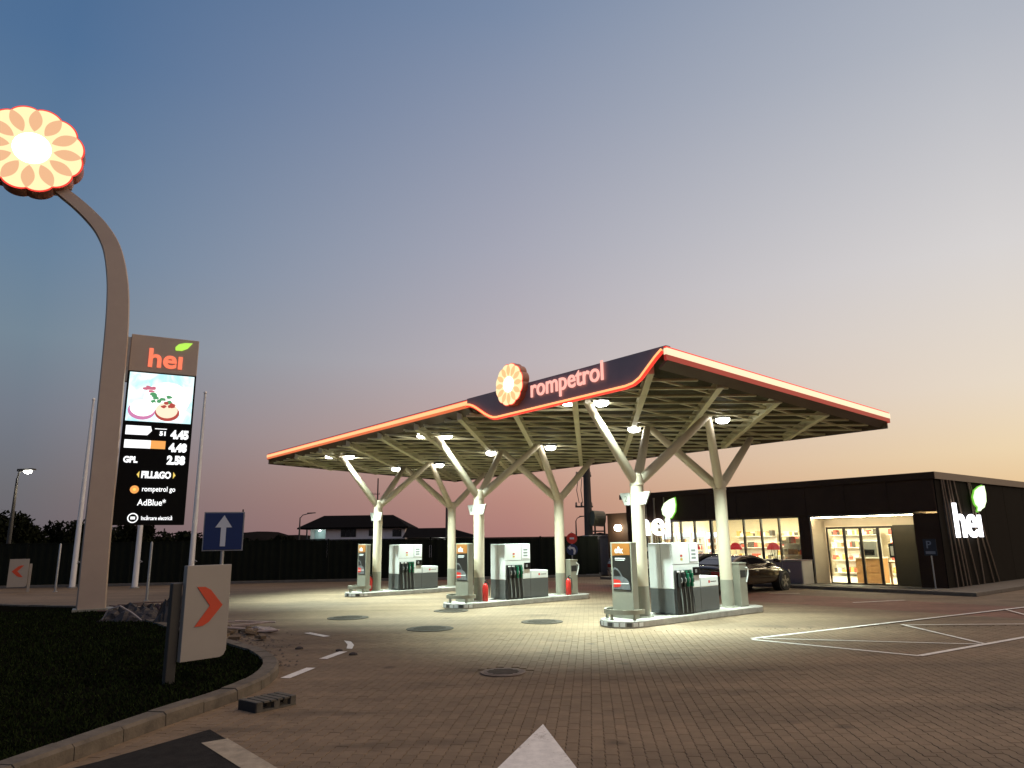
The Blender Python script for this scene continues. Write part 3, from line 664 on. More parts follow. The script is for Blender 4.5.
def extinguisher(u, v, lab):
    t = thing('fire_extinguisher', lab, 'fire extinguisher', W(u, v, .15), TH, 'fire extinguishers')
    MB().lathe([(.07, 0), (.085, .02), (.085, .40), (.06, .47), (.03, .50), (.03, .52)], 18).build('cylinder', red_paint, t, True)
    MB().lathe([(.025, .52), (.025, .56), (.012, .58)], 10).build('valve', black_rub, t); MB().bar((-.02, 0, .575), (.09, 0, .60), .02, .015).build('lever', black_rub, t)
    MB().tube([(.02, -.02, .55), (.10, -.04, .5), (.11, -.05, .3), (.10, -.05, .15)], .011, 6).build('hose', black_rub, t, True)
    MB().lathe([(.0865, .2), (.0865, .34)], 18).build('label_band', white_paint, t, True) if False else None
extinguisher(-.02, S_ISL - .33, 'red fire extinguisher by the front column of the middle pump island')
extinguisher(L_COL + .03, S_ISL - .33, 'red fire extinguisher by the rear column of the middle pump island')
extinguisher(-.24, 2 * S_ISL + .02, 'red fire extinguisher by the front column of the furthest pump island')

# ================================================================== SHOP
FU, FV0, FV1, SH = 13.9, -1.24, 12.9, 4.0       # front plane, right corner, left end, roof height
SD = 13.0                                       # depth of the building
shop = thing('shop_building', 'low dark brown shop with glazed lit front and flat roof', 'building', W(FU, 0), TH)
WT = .25
RV0, RV1, RD = -.42, 3.42, 1.05                 # entrance recess
WL, WR = 11.75, 3.85                            # window band (left, right end)
def wallbox(name, x0, x1, y0, y1, z0, z1, m_=None, bevel=0): return MB().box(x0, x1, y0, y1, z0, z1).build(name, m_ or brown_clad, shop, bevel=bevel)
fr = wallbox('front_wall', 0, WT, WL, FV1, 0, 2.66)
wallbox('sill_wall', 0, WT, WR, WL, 0, .93)
wallbox('pier', 0, WT, RV1, WR - .0, 0, 2.66)
wallbox('corner_wall', 0, RD + .0, FV0, RV0, 0, 2.6)
up_ = empty('upper_fascia'); up_.parent = shop
pw = (FV1 - FV0) / 9
for i in range(9): MB().box(-.06, WT, FV0 + pw * i + .006, FV0 + pw * (i + 1) - .006, 2.665, SH - .22).build('cladding_panel', brown_clad, up_)
MB().box(0, WT - .05, FV0, FV1, 2.67, SH - .23).build('fascia_core', black_rub, up_)
sw = empty('side_wall'); sw.parent = shop
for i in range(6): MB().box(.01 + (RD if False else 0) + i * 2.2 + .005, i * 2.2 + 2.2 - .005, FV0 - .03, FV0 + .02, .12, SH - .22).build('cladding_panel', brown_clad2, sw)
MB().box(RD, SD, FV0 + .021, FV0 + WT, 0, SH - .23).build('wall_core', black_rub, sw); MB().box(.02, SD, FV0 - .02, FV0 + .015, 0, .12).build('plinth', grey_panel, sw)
wallbox('rear_wall', SD - WT, SD, FV0 + WT, FV1, 0, SH - .23)
wallbox('end_wall', WT, SD - WT, FV1 - WT, FV1, 0, SH - .23)
roof_edge_m = mat('roof_edge', (.17, .125, .095), .45, metal=.2, var=.08)
rf = MB().box(-.08, SD + .1, FV0 - .06, FV1 + .35, SH - .22, SH - .02).build('roof', brown_clad, shop)
MB().box(-.09, SD + .1, FV0 - .10, FV0 - .061, SH - .24, SH + .005).build('roof_edge', roof_edge_m, rf)
MB().box(-.12, -.081, FV0 - .10, FV1 + .36, SH - .23, SH + .003).build('roof_edge', brown_clad, rf)
# interior shell
in_wall = mat('shop_wall', (.72, .62, .46), .8, var=.06, scale=1); in_floor = mat('shop_floor', (.55, .50, .42), .4, var=.08, scale=2); in_ceil = mat('shop_ceiling', (.8, .77, .7), .8, var=.03)
MB().box(WT, 7.5, FV0 + WT, FV1 - WT, .004, .03).build('shop_floor', in_floor, shop)
MB().box(WT, 7.5, FV0 + WT, FV1 - WT, 2.9, 2.95).build('shop_ceiling', in_ceil, shop)
MB().box(7.4, 7.5, FV0 + WT, FV1 - WT, .03, 2.9).build('inner_wall', in_wall, shop)
MB().box(WT, 7.39, FV1 - WT - .06, FV1 - WT - .005, .03, 2.9).build('inner_wall', in_wall, shop)
MB().box(RD + .3, 7.39, FV0 + WT + .005, FV0 + WT + .06, .03, 2.9).build('inner_wall', in_wall, shop)
panel_em = glow('ceiling_panel', (1, .86, .56), 64)
for i in range(6):
    for j in range(2):
        yy = FV0 + 1.3 + i * 2.15; MB().box(1.6 + j * 2.6, 2.9 + j * 2.6, yy - .35, yy + .35, 2.86, 2.895).build('ceiling_light', panel_em, shop)
# windows
frame_d = mat('window_frame', (.02, .017, .015), .4, var=.05)
mull = [WL, 11.0, 10.25, 9.72, 8.95, 8.06, 7.25, 6.42, 5.6, 4.78, WR]
win = empty('window_band'); win.parent = shop
for a in mull:
    w_ = .11 if a in (8.06, WR, WL) else .055; MB().box(.03, .15, a - w_ / 2, a + w_ / 2, .96, 2.63).build('mullion', frame_d, win)
MB().box(.03, .15, WR, WL, .931, .99).build('bottom_rail', frame_d, win); MB().box(.03, .15, WR, WL, 2.6, 2.659).build('top_rail', frame_d, win)
MB().box(-.06, .03, WR, WL, .90, .93).build('sill', roof_edge_m, win)
for a, b in zip(mull[:-1], mull[1:]):
    MB().box(.08, .088, b + .03, a - .03, .99, 2.6).build('pane', glass_clear, win)
# entrance recess
ent = empty('entrance'); ent.parent = shop
beige = mat('entrance_beige', (.55, .46, .32), .6, var=.06, scale=2)
MB().box(.01, RD, RV1 - .06, RV1 - .001, .02, 2.59).build('reveal', beige, ent)
MB().box(RD - .06, RD, RV0 + .01, RV1 - .07, 2.24, 2.59).build('lintel', beige, ent)
MB().box(.0, RD + .1, RV0 + .005, RV1 - .002, 2.60, 2.664).build('recess_soffit', beige, ent)
MB().box(-.062, -.0, RV0 - .02, RV1 + .02, 2.585, 2.663).build('portal_trim', frame_d, ent)
MB().box(.03, .08, RV0 + .03, RV1 - .07, 2.565, 2.598).build('led_strip', glow('entry_led', (1, .87, .60), 60), ent)
PR = .75
MB().box(RD - .05, RD + .2, RV0 + .01, PR, .02, 2.24).build('dark_panel', mat('panel_dark', (.05, .042, .022), .4, var=.1), ent)
MB().box(-.2, RD, RV0 + .01, RV1 - .07, .0, .03).build('threshold', concrete, ent)
dl = [RV1 - .09, 2.62, 1.98, 1.32, PR + .02]
for i in range(4):
    a, b = dl[i], dl[i + 1]; d_ = empty('door_leaf'); d_.parent = ent      # glazed leaves, each with its frame and pane
    o = MB(); o.box(RD - .03, RD + .03, a - .05, a, .03, 2.22); o.box(RD - .03, RD + .03, b, b + .05, .03, 2.22); o.box(RD - .03, RD + .03, b + .05, a - .05, 2.14, 2.22); o.box(RD - .03, RD + .03, b + .05, a - .05, .03, .11)
    fo = o.build('door_leaf', frame_d, ent); bpy.data.objects.remove(d_)
    MB().box(RD - .004, RD + .004, b + .05, a - .05, .11, 2.14).build('pane', glass_clear, fo)
# light rods behind the signs
def rods(items, front):
    for a, tilt, z0, z1 in items:
        if front: MB().cyl((-.10, a, z0), (-.10, a + tilt, z1), .03, n=8).build('rod', rod_m, shop)
        else: MB().cyl((a, FV0 - .07, z0), (a + tilt, FV0 - .07, z1), .026, n=8).build('rod', rod_m, shop)
rods([(.67, -.17, .1, 3.75), (1.14, -.47, .1, 3.75), (1.5, -.5, .1, 3.75), (1.8, -.57, .1, 3.75), (2.55, -.95, .1, 3.75), (3.1, -.1, .1, 3.75), (4.05, -1.15, .1, 3.75), (4.6, -1.5, .1, 3.75)], False)
rods([(12.5, -.3, .2, 3.75), (12.2, .15, .2, 3.75), (11.9, -.25, .2, 3.75), (11.5, .1, .2, 3.75), (11.25, -.2, .2, 3.75), (10.95, .15, .2, 3.75), (10.6, -.12, .2, 3.75)], True)
# illuminated names
let_w = glow('letters_white', (.95, .94, 1), 3.2); leaf_em = glow('leaf_glow', (.80, 1, .62), 1.6); leaf_edge = glow('leaf_edge', (.22, .75, .05), .8)
def leaf_shape(cx, cz, sc):
    pts = [(-.05, -.5), (.18, -.42), (.40, -.15), (.46, .18), (.42, .52), (.12, .44), (-.2, .28), (-.38, .0), (-.32, -.28), (-.14, -.4), (-.22, -.56), (-.16, -.58)]
    return [(cx + a * sc, cz + b * sc) for a, b in pts]
sg = text('heı', 1.2, let_w, shop, (-.2, 12.05, 2.03), (0, -1, 0), depth=.03, name='shop_name', bold=.015); fit(sg, 1.93, 1.13)
lf = MB().prism([(-.28, 10.15 - (a), b) for a, b in leaf_shape(0, 3.2, .92)], (.08, 0, 0)).build('leaf', leaf_em, shop); MB().prism([(-.195, 10.15 - a, b) for a, b in leaf_shape(0, 3.2, 1.0)], (.05, 0, 0)).build('leaf_back', leaf_edge, lf)
sg = text('heı', 1.2, let_w, shop, (.95, FV0 - .16, 1.79), (1, 0, 0), depth=.03, name='shop_name', bold=.015); fit(sg, 2.4, 1.2)
lf = MB().prism([(3.42 + a * 1.5, FV0 - .26, b) for a, b in leaf_shape(0, 3.2, .86)], (0, .08, 0)).build('leaf', leaf_em, shop); MB().prism([(3.42 + a * 1.5, FV0 - .175, b) for a, b in leaf_shape(0, 3.2, .94)], (0, .05, 0)).build('leaf_back', leaf_edge, lf)
# pavement apron and kerb along the front
apron = struct(MB().box(12.35, 14.2, -2.6, 13.4, .004, .11).build('pavement', mat('apron_blocks', (.13, .11, .085), .85, var=.2, scale=4, bump=.4, bscale=40))); apron.location = C0; apron.rotation_euler = (0, 0, TH)
apron2 = struct(MB().box(14.21, 28, -2.6, -1.31, .004, .11).build('pavement', mat('apron_blocks', (.3, .26, .21)))); apron2.location = C0; apron2.rotation_euler = (0, 0, TH)
# annex with wall lamp
ann = thing('annex', 'small dark annex with a bright wall lamp at the far end of the shop', 'building', W(FU + .6, FV1 + .02), TH)
MB().box(0, 5, 0, 1.9, 0, 3.05).build('wall', brown_clad, ann); MB().box(-.05, 5.05, -.0, 1.95, 3.05, 3.15).build('roof_edge', brown_clad, ann)
lp = MB().lathe([(.06, -.05), (.15, .0), (.19, .12), (.15, .24), (.02, .28)], 14, (-.2, 1.0, 2.3)).build('wall_lamp', glow('wall_lamp', (1, .93, .72), 30), ann, True)
pointlight('wall_lamp_light', (-.5, 1.0, 2.4), 60, (1, .9, .7), .1, ann)
# shop fittings
shelf_m = mat('shelf_white', (.68, .66, .6), .5, var=.04); wood_in = mat('counter_wood', (.36, .19, .075), .5, var=.2, scale=5)
goods = [mat('goods_%s' % n, c, .5, var=.2, scale=12) for n, c in (('red', (.4, .06, .04)), ('amber', (.5, .28, .09)), ('cream', (.6, .52, .38)), ('brown', (.2, .11, .06)), ('white', (.66, .62, .54)), ('tan', (.42, .3, .17)), ('dark', (.06, .05, .04)))]
def rack(u, v, w, h, lab, rows=4, face=-1, g2='shop shelving'):
    t = thing('shelf_unit', lab, 'shelf', W(FU + u, v, .03), TH, g2)
    MB().box(.36, .40, -w / 2, w / 2, 0, h).build('back_panel', shelf_m, t)
    for r in range(rows):
        z = .15 + (h - .25) * r / max(1, rows - 1) * .92; MB().box(0, .36, -w / 2, w / 2, z, z + .03).build('shelf', shelf_m, t)
        y = -w / 2 + .03
        while y < w / 2 - .12:
            ww_ = rnd.uniform(.08, .22); hh = rnd.uniform(.12, .28); MB().box(.04, .3, y, min(y + ww_, w / 2) - .012, z + .031, z + .03 + hh).build('pack', rnd.choice(goods), t); y += ww_
for i, (u, v, w, h, lab) in enumerate([(6.6, 5.0, 2.2, 2.1, 'tall stocked shelf along the rear wall right of the pillar window'), (6.6, 7.6, 2.2, 2.1, 'tall stocked shelf along the rear wall behind the middle window'), (6.6, 10.2, 2.2, 2.1, 'tall stocked shelf along the rear wall behind the leaf sign window'), (1.4, 4.9, 1.5, 1.75, 'stocked shelf close behind the window nearest the entrance'), (3.6, 6.4, 1.6, 1.6, 'low stocked shelf standing in the middle of the shop floor'), (4.5, 1.6, 1.5, 1.3, 'low white shelf with packets seen through the entrance doors'), (6.6, 2.2, 2.6, 2.1, 'tall stocked shelf facing the entrance at the rear wall')]): rack(u, v, w, h, lab)
cool_em = glow('cooler_light', (.9, .95, 1), 2.2)
for i, (u, lab) in enumerate(((1.9, 'brightly lit white drinks cooler nearest the window'), (3.1, 'brightly lit white drinks cooler, second from the window'), (4.3, 'brightly lit white drinks cooler, third from the window'), (5.5, 'brightly lit white drinks cooler in the far corner'))):
    t = thing('drinks_cooler', lab, 'cooler', W(FU + u, 11.95, .03), TH, 'drinks coolers along the end wall')
    MB().box(-.55, .55, .55, .6, 0, 2.1).build('back_panel', cool_em, t); MB().box(-.56, -.5, -.05, .56, 0, 2.1).build('side', shelf_m, t); MB().box(.5, .56, -.05, .56, 0, 2.1).build('side', shelf_m, t); MB().box(-.5, .5, -.05, .56, 1.9, 2.1).build('canopy_light', cool_em, t); MB().box(-.5, .5, -.05, .55, 0, .25).build('plinth', frame_d, t)
    for z in (.5, .85, 1.2, 1.55):
        MB().box(-.5, .5, .05, .54, z, z + .02).build('shelf', shelf_m, t)
        for k in range(9): MB().cyl((-.43 + k * .107, .15, z + .021), (-.43 + k * .107, .15, z + .24), .035, n=8).build('bottle', rnd.choice(goods), t)
ct = thing('counter', 'wooden serving counter just inside the entrance', 'counter', W(FU + 2.4, 2.45, .03), TH)
MB().box(0, .7, -.45, .5, 0, .95).build('body', wood_in, ct)
for z in (.15, .42, .69): MB().box(-.012, 0, -.40, .45, z, z + .2).build('drawer_front', wood_in, ct, bevel=.006)
MB().box(-.04, .74, -.48, .53, .95, 1.0).build('worktop', shelf_m, ct)
cm = thing('coffee_machine', 'grey coffee machine standing on the wooden counter', 'coffee machine', W(FU + 2.7, 2.45, 1.03), TH)
MB().box(-.2, .25, -.35, .35, 0, .62).build('body', mat('machine_grey', (.16, .16, .15), .3, var=.1), cm, bevel=.02); MB().box(-.23, -.2, -.25, .25, .08, .3).build('drip_bay', black_gloss, cm)
tb = thing('cafe_table', 'small wooden table behind the last glass door leaf', 'table', W(FU + 2.0, 1.0, .03), TH)
MB().box(-.35, .35, -.35, .35, .82, .86).build('top', wood_in, tb)
for a in (-.3, .3):
    for b in (-.3, .3): MB().box(a - .03, a + .03, b - .03, b + .03, 0, .82).build('leg', wood_in, tb)
bd = thing('menu_board', 'dark framed board with two lit notices inside the entrance', 'notice board', W(FU + 1.75, .98, 1.02), TH)
MB().box(0, .03, -.42, .32, .02, .55).build('frame', black_rub, bd)
for a in (-.34, 0): MB().box(-.006, 0, a, a + .26, .1, .45).build('notice', poster_w, bd)
MB().cyl((.015, -.05, -.13), (.015, -.05, .02), .012, n=8).build('stand', galv, bd)
for i, (u, v, z, lab) in enumerate([(.45, 5.35, 1.35, 'red half round sign behind the window right of the rear column'), (.45, 7.15, 1.35, 'red half round sign partly hidden by the rear column'), (.45, 9.3, 1.35, 'red half round sign above the nearest fuel dispenser')]):
    t = thing('window_sign', lab, 'sign', W(FU + u, v, z), TH, 'red half round window signs')
    MB().prism([(0, .3 * math.cos(a), .3 * math.sin(a)) for a in [math.pi * k / 14 for k in range(15)]], (.03, 0, 0)).build('disc', glow('window_sign_red', (.9, .02, .03), .55), t)
    MB().cyl((.015, 0, -1.32), (.015, 0, 0), .015, n=8).build('stand', galv, t)
pr = thing('potted_plant', 'dark leafy plant behind the window near the entrance', 'plant', W(FU + .55, 5.5 - .12, .03), TH)
MB().lathe([(.14, 0), (.19, .35), (.17, .36)], 16).build('pot', grey_panel, pr, True)
m = MB()
for i in range(26):
    a = rnd.uniform(0, 6.28); l = rnd.uniform(.5, 1.45); sp_ = rnd.uniform(.05, .24); m.poly([(0, 0, .4), (math.cos(a) * sp_ * .6 - .03, math.sin(a) * sp_ * .6, .35 + l * .6), (math.cos(a) * sp_, math.sin(a) * sp_, .35 + l), (math.cos(a) * sp_ * .6 + .03, math.sin(a) * sp_ * .6 + .02, .35 + l * .55)])
m.build('leaves', mat('plant_leaf', (.02, .035, .015), .6, var=.3), pr)
# gas bottle lockers before the windows
gl = thing('storage_locker', 'row of low grey violet lockers under the shop window', 'locker', W(FU - 1.0, 3.35, .11), TH)
lk = mat('locker_violet', (.26, .18, .165), .8, var=.06); lke = mat('locker_end', (.42, .38, .33), .5, var=.05)
MB().box(0.02, .8, .0, 1.64, 0, .86).build('case', lke, gl, bevel=.01)
for i in range(2): MB().box(0, .018, .03 + i * .79, .79 + i * .79, .04, .83).build('door', lk, gl, bevel=.004)
MB().box(-.02, .82, -.02, 1.66, .86, .89).build('top', lk, gl)
for uu_, vv_, lab in ((FU - .75, 1.9, 'dark entrance mat centred before the glass doors'), (FU - .5, -.15, 'dark mat before the black panel right of the doors')):
    t = MB().box(-.35, .35, -.75, .75, 0, .012).build('door_mat', black_rub); t.location = W(uu_, vv_, .112); t.rotation_euler = (0, 0, TH); tag(t, lab, 'mat', 'entrance mats')
# parking sign near the corner
pkp = G(940, 592); pk = thing('parking_sign', 'small blue parking sign on a thin post by the shop corner', 'sign', (pkp.x - .35, pkp.y - .4, .0), TH)
MB().cyl((0, 0, 0), (0, 0, 1.72), .022, n=10).build('post', galv, pk)
b_ = MB().box(-.03, -.02, -.2, .2, 1.2, 1.74).build('plate', mat('sign_night_blue', (.012, .018, .03), .6, var=.05), pk); text('P', .34, mat('sign_dull', (.16, .18, .22), .6, var=0), b_, (-.034, .12, 1.44), (0, -1, 0), depth=.002, name='letter', bold=.006)
MB().box(-.034, -.03, -.15, .15, 1.25, 1.34).build('symbol_strip', mat('sign_dull', (.16, .18, .22)), b_)

# ================================================================== TOTEM
TD = R(29); te = Vector((math.cos(TD), math.sin(TD), 0)); tn = Vector((math.sin(TD), -math.cos(TD), 0))
tb0 = G(93, 609, .15)
totem = thing('totem_sign', 'tall bent bronze pylon with glowing flower emblem and black price board', 'sign pylon', (tb0.x, tb0.y, .12), TD)
def tl(x, y, off=0.0):          # picture point -> (along, height) in the totem's own plane
    p = onplane(x, y, tb0 + tn * off, tn); d = p - tb0; return d.dot(te), p.z - .12
cen = [(91, 609, .74), (97, 540, .70), (104, 470, .68), (110.5, 400, .66), (116, 340, .65), (118, 300, .62), (116.5, 272, .57), (111.5, 248, .50), (102, 230, .43), (90, 216, .39), (76, 203, .36), (60, 190, .34), (45, 174, .33)]
cl = [tl(a, b) for a, b, _ in cen]
cl = smooth_path([(a, 0, b) for a, b in cl], 4); wid = []
for i in range(len(cen) - 1):
    for k in range(4): wid.append(cen[i][2] + (cen[i + 1][2] - cen[i][2]) * k / 4)
wid.append(cen[-1][2]); rings = []
for i, p in enumerate(cl):
    t = (cl[min(i + 1, len(cl) - 1)] - cl[max(i - 1, 0)]).normalized(); n = Vector((t.z, 0, -t.x)); h = wid[i] / 2; dp_ = .17 * (.5 + .5 * wid[i])
    rings.append([p + n * h + Vector((0, dp_ * .6, 0)), p + n * h * .9 + Vector((0, dp_, 0)), p - n * h * .9 + Vector((0, dp_, 0)), p - n * h + Vector((0, dp_ * .6, 0)), p - n * h + Vector((0, -dp_ * .6, 0)), p - n * h * .9 + Vector((0, -dp_, 0)), p + n * h * .9 + Vector((0, -dp_, 0)), p + n * h + Vector((0, -dp_ * .6, 0))])
MB().loft(rings).build('pylon', totem_m, totem, True)
MB().box(-.5, .5, -.32, .32, -.05, .05).build('base_plate', taupe, totem)
fc = tl(32, 149, .3); emblem(totem, (fc[0], -.32, fc[1]), (1, 0, 0), (0, 0, 1), 1.37, .55)
MB().box(fc[0] + .3, fc[0] + 1.1, .0, .12, fc[1] - .9, fc[1] - .5).build('emblem_bracket', totem_m, totem)
# price board: a flat cabinet fixed beside the pylon
a0, z1 = tl(131, 333, -.25); a1, z1b = tl(200, 342, -.25); a0b, z0 = tl(113, 525, -.25)
PX0, PX1, PZ0, PZ1 = (a0 + a0b) / 2, a1 - .02, z0, (z1 + z1b) / 2
pb = empty('price_board', (PX0, .25, PZ0)); pb.parent = totem
PWD, PHT = PX1 - PX0, PZ1 - PZ0
def fy(y): return PHT * (525 - y) / (525 - 337.5)
zs_ = fy(375)
MB().box(0, PWD, -.02, .3, zs_, PHT).build('header', totem_m, pb, bevel=.02); MB().box(0, PWD, -.02, .3, 0, zs_ - .004).build('black_face', black_board, pb, bevel=.015)
MB().box(-.34, 0, .02, .2, .12, .5).build('bracket', galv, pb); MB().box(-.34, 0, .02, .2, PHT - 1.5, PHT - .1).build('bracket', galv, pb)
YF = -.024
tt = text('heı', .8, glow('totem_hei', (1, .20, .10), 1.15), pb, (PWD * .27, YF - .01, zs_ + (PHT - zs_) * .16), (1, 0, 0), depth=.015, name='header_text', bold=.02); fit(tt, PWD * .50, (PHT - zs_) * .52)
MB().prism([(PWD * .76 + a * .52, YF - .03, b) for a, b in [((p[0]) * 1.0, zs_ + (PHT - zs_) * .79 + p[1] * .3) for p in [(-.40, -.5), (-.05, -.48), (.25, -.2), (.52, .45), (.1, .4), (-.25, .2), (-.42, -.15)]]], (0, .03, 0)).build('leaf', glow('totem_leaf', (.52, .95, .10), 1.0), pb)
# LED screen showing bowls of food
sx0, sx1, sz0, sz1 = PWD * .03, PWD * .97, fy(425), zs_ - .04
scr_m = bpy.data.materials.new('led_screen'); scr_m.use_nodes = True; t = scr_m.node_tree; b = t.nodes['Principled BSDF']
n = t.nodes.new('ShaderNodeTexNoise'); n.inputs['Scale'].default_value = 2.2; n.inputs['Detail'].default_value = 3; n.inputs['Distortion'].default_value = 1.2
co = t.nodes.new('ShaderNodeTexCoord'); t.links.new(co.outputs['Object'], n.inputs['Vector'])
r_ = t.nodes.new('ShaderNodeValToRGB'); r_.color_ramp.elements[0].position = .35; r_.color_ramp.elements[0].color = (.45, .85, .92, 1); r_.color_ramp.elements[1].position = .6; r_.color_ramp.elements[1].color = (.9, 1, 1, 1)
t.links.new(n.outputs[0], r_.inputs[0]); t.links.new(r_.outputs[0], b.inputs['Emission Color']); b.inputs['Emission Strength'].default_value = 1.25; b.inputs['Base Color'].default_value = (.02, .02, .02, 1)
scr = MB().box(sx0, sx1, YF - .012, YF + .01, sz0, sz1).build('screen', scr_m, pb)
def blob(cx, cz, rx, rz, m_, off, name, n=22, jag=0.0):
    sw_, sh_ = sx1 - sx0, sz1 - sz0
    MB().prism([(sx0 + (cx + rx * math.cos(a) * (1 + rnd.uniform(-jag, jag))) * sw_, YF - .012 - off, sz0 + (cz + rz * math.sin(a) * (1 + rnd.uniform(-jag, jag))) * sh_) for a in [2 * math.pi * k / n for k in range(n)]], (0, -.002, 0)).build(name, m_, scr)
g_pink = glow('screen_pink', (.75, .25, .5), .9); g_white = glow('screen_white', (1, 1, .97), 1.4); g_green = glow('screen_green', (.12, .5, .2), .7); g_redd = glow('screen_red', (.6, .08, .06), .8); g_cream = glow('screen_cream', (1, .82, .6), 1.1); g_rose = glow('screen_rose', (.8, .2, .3), .8)
blob(.60, .48, .36, .36, g_white, .002, 'plate'); blob(.23, .22, .21, .19, g_pink, .004, 'bowl_rim'); blob(.24, .27, .19, .17, g_white, .006, 'bowl'); blob(.62, .20, .19, .17, g_redd, .004, 'bowl_rim'); blob(.61, .25, .17, .16, g_cream, .006, 'bowl')
for i in range(9): blob(rnd.uniform(.38, .7), rnd.uniform(.38, .58), .045, .035, g_green, .008 + i * .0006, 'herb', 9, .4)
for i in range(7): blob(rnd.uniform(.5, .74), rnd.uniform(.32, .42), .04, .03, g_redd, .014 + i * .0006, 'berry', 9, .3)
for i in range(6): blob(rnd.uniform(.26, .40), rnd.uniform(.58, .72), .05, .03, g_rose, .019 + i * .0006, 'petal_piece', 9, .4)
# price rows and service lines
tw = glow('board_white', (1, 1, 1), 1.3); to = glow('board_orange', (1, .42, .10), 1.0); ty = glow('board_yellow', (1, .72, .15), 1.0)
def rowtext(s_, x, y, w, h, m_=tw, b_=.015): q = text(s_, .3, m_, pb, (PWD * x, YF - .006, fy(y)), (1, 0, 0), depth=.004, name='price_text', bold=b_); fit(q, PWD * w, h); return q
for y, pr_ in ((440, '4.45'), (453, '4.48'), (465.5, '2.58')): rowtext(pr_, .69 - .004 * (y - 440) / 5, y + 0.3, .265, .285, b_=.02)
o = MB().prism([(PWD * .05, YF - .006, fy(438.5)), (PWD * .36, YF - .006, fy(438.5)), (PWD * .42, YF - .006, fy(434)), (PWD * .40, YF - .006, fy(429.5)), (PWD * .05, YF - .006, fy(429.5))], (0, -.004, 0)).build('fuel_label', tw, pb)
rowtext('51', .53, 438, .09, .14); MB().box(PWD * .46, PWD * .63, YF - .01, YF - .004, fy(432), fy(431.2)).build('fuel_line', tw, pb)
MB().box(PWD * .05, PWD * .42, YF - .01, YF - .004, fy(451.5), fy(443.5)).build('fuel_label', tw, pb); MB().box(PWD * .42, PWD * .63, YF - .01, YF - .004, fy(451.5), fy(443.5)).build('fuel_label', to, pb)
rowtext('GPL', .06, 465.5, .2, .2)
rowtext('FILL&GO', .33, 480, .42, .22)
for x, d in ((.30, -1), (.78, 1)): MB().prism([(PWD * x, YF - .006, fy(480.3)), (PWD * (x + .035 * d), YF - .006, fy(477)), (PWD * x, YF - .006, fy(473.7))], (0, -.004, 0)).build('arrow_mark', ty, pb)
MB().lathe([(.12, 0), (.12, .006), (.07, .007)], 20).build('round_mark', to, pb).matrix_local = basis((PWD * .255, YF - .006, fy(491.5)), (1, 0, 0), (0, 0, 1))
MB().lathe([(.045, .008), (.045, .012)], 14).build('round_mark', ty, pb).matrix_local = basis((PWD * .255, YF - .006, fy(491.5)), (1, 0, 0), (0, 0, 1))
rowtext('rompetrol go', .36, 493, .47, .2, b_=.005)
rowtext('AdBlue*', .31, 506.5, .40, .2, b_=.004)
ring = [(.13 * math.cos(2 * math.pi * i / 24), .13 * math.sin(2 * math.pi * i / 24)) for i in range(25)]
MB().tube([(PWD * .27 + a, YF - .01, fy(518.5) + c) for a, c in ring], .018, 6).build('round_mark', tw, pb)
MB().box(PWD * .27 - .06, PWD * .27 + .06, YF - .012, YF - .004, fy(518.5) - .04, fy(518.5) + .04).build('plug_mark', tw, pb)
rowtext('încărcare electrică', .38, 520.3, .44, .13, b_=.006)

# ================================================================== SIGNS ON THE ISLAND
def chevron(base, yaw, w, h, z0, left, scale, lab):
    t = thing('chevron_sign', lab, 'road sign', base, yaw, 'lit chevron panels')
    MB().box(-.075 * scale, .075 * scale, -.05 * scale, .05 * scale, -.1, (z0 + h * .82)).build('post', post_dark if not left else sign_grey, t, bevel=.012)
    x0 = .085 * scale if not left else -.085 * scale - w
    pts = [(x0, z0), (x0 + w * .86, z0), (x0 + w * .95, z0 + w * .04), (x0 + w, z0 + w * .14), (x0 + w, z0 + h), (x0, z0 + h)]
    MB().prism([(a, -.13 * scale, b) for a, b in pts], (0, .1 * scale, 0)).build('panel', sign_grey, t, bevel=.006)
    MB().box(x0 + w * .3 if left else -.0, .0 if left else x0 + w * .4, -.02 * scale, .03 * scale, z0 + h * .35, z0 + h * .42).build('clamp', galv, t) if not left else None
    cz, cx = z0 + h * .56, x0 + w * .5
    s_ = -1 if left else 1
    arw = [(-.26, .27), (-.08, .265), (.05, .22), (.34, .0), (.05, -.22), (-.08, -.265), (-.26, -.27), (.05, 0)]
    MB().prism([(cx + s_ * a * w, -.134 * scale, cz + b * h * .78) for a, b in arw], (0, -.006, 0)).build('chevron', orange_red, t)
    return t
cb = G(168, 683, .12); chevron((cb.x, cb.y, .11), R(52), .65, 1.24, .26, False, .9, 'large pale sign panel with red chevron pointing right beside the kerb')
cb2 = G(27.5, 592); chevron((cb2.x, cb2.y, 0), R(30), .70, 1.15, .22, True, .7, 'small far pale sign panel with red chevron pointing left')
sp_p = D(216, 640, 14.4)
ow = thing('one_way_sign', 'square blue sign with white upward arrow behind the chevron panel', 'road sign', (sp_p.x, sp_p.y, .11), R(14))
MB().cyl((0, 0, -.1), (0, 0, 2.36), .03, n=12).build('post', galv, ow)
bp_ = MB().box(-.33, .33, -.05, -.035, 1.68, 2.34).build('plate', blue_sign, ow, bevel=.004); MB().box(-.35, .35, -.034, -.028, 1.66, 2.36).build('plate_rim', galv, ow)
MB().prism([(a, -.0525, 1.68 + b) for a, b in [(-.045, .06), (.045, .06), (.045, .40), (.145, .40), (0, .62), (-.145, .40), (-.045, .40)]], (0, -.003, 0)).build('arrow', sign_white, bp_)
for z in (1.85, 2.25): MB().box(-.05, .05, -.03, .035, z, z + .04).build('clamp', galv, ow)
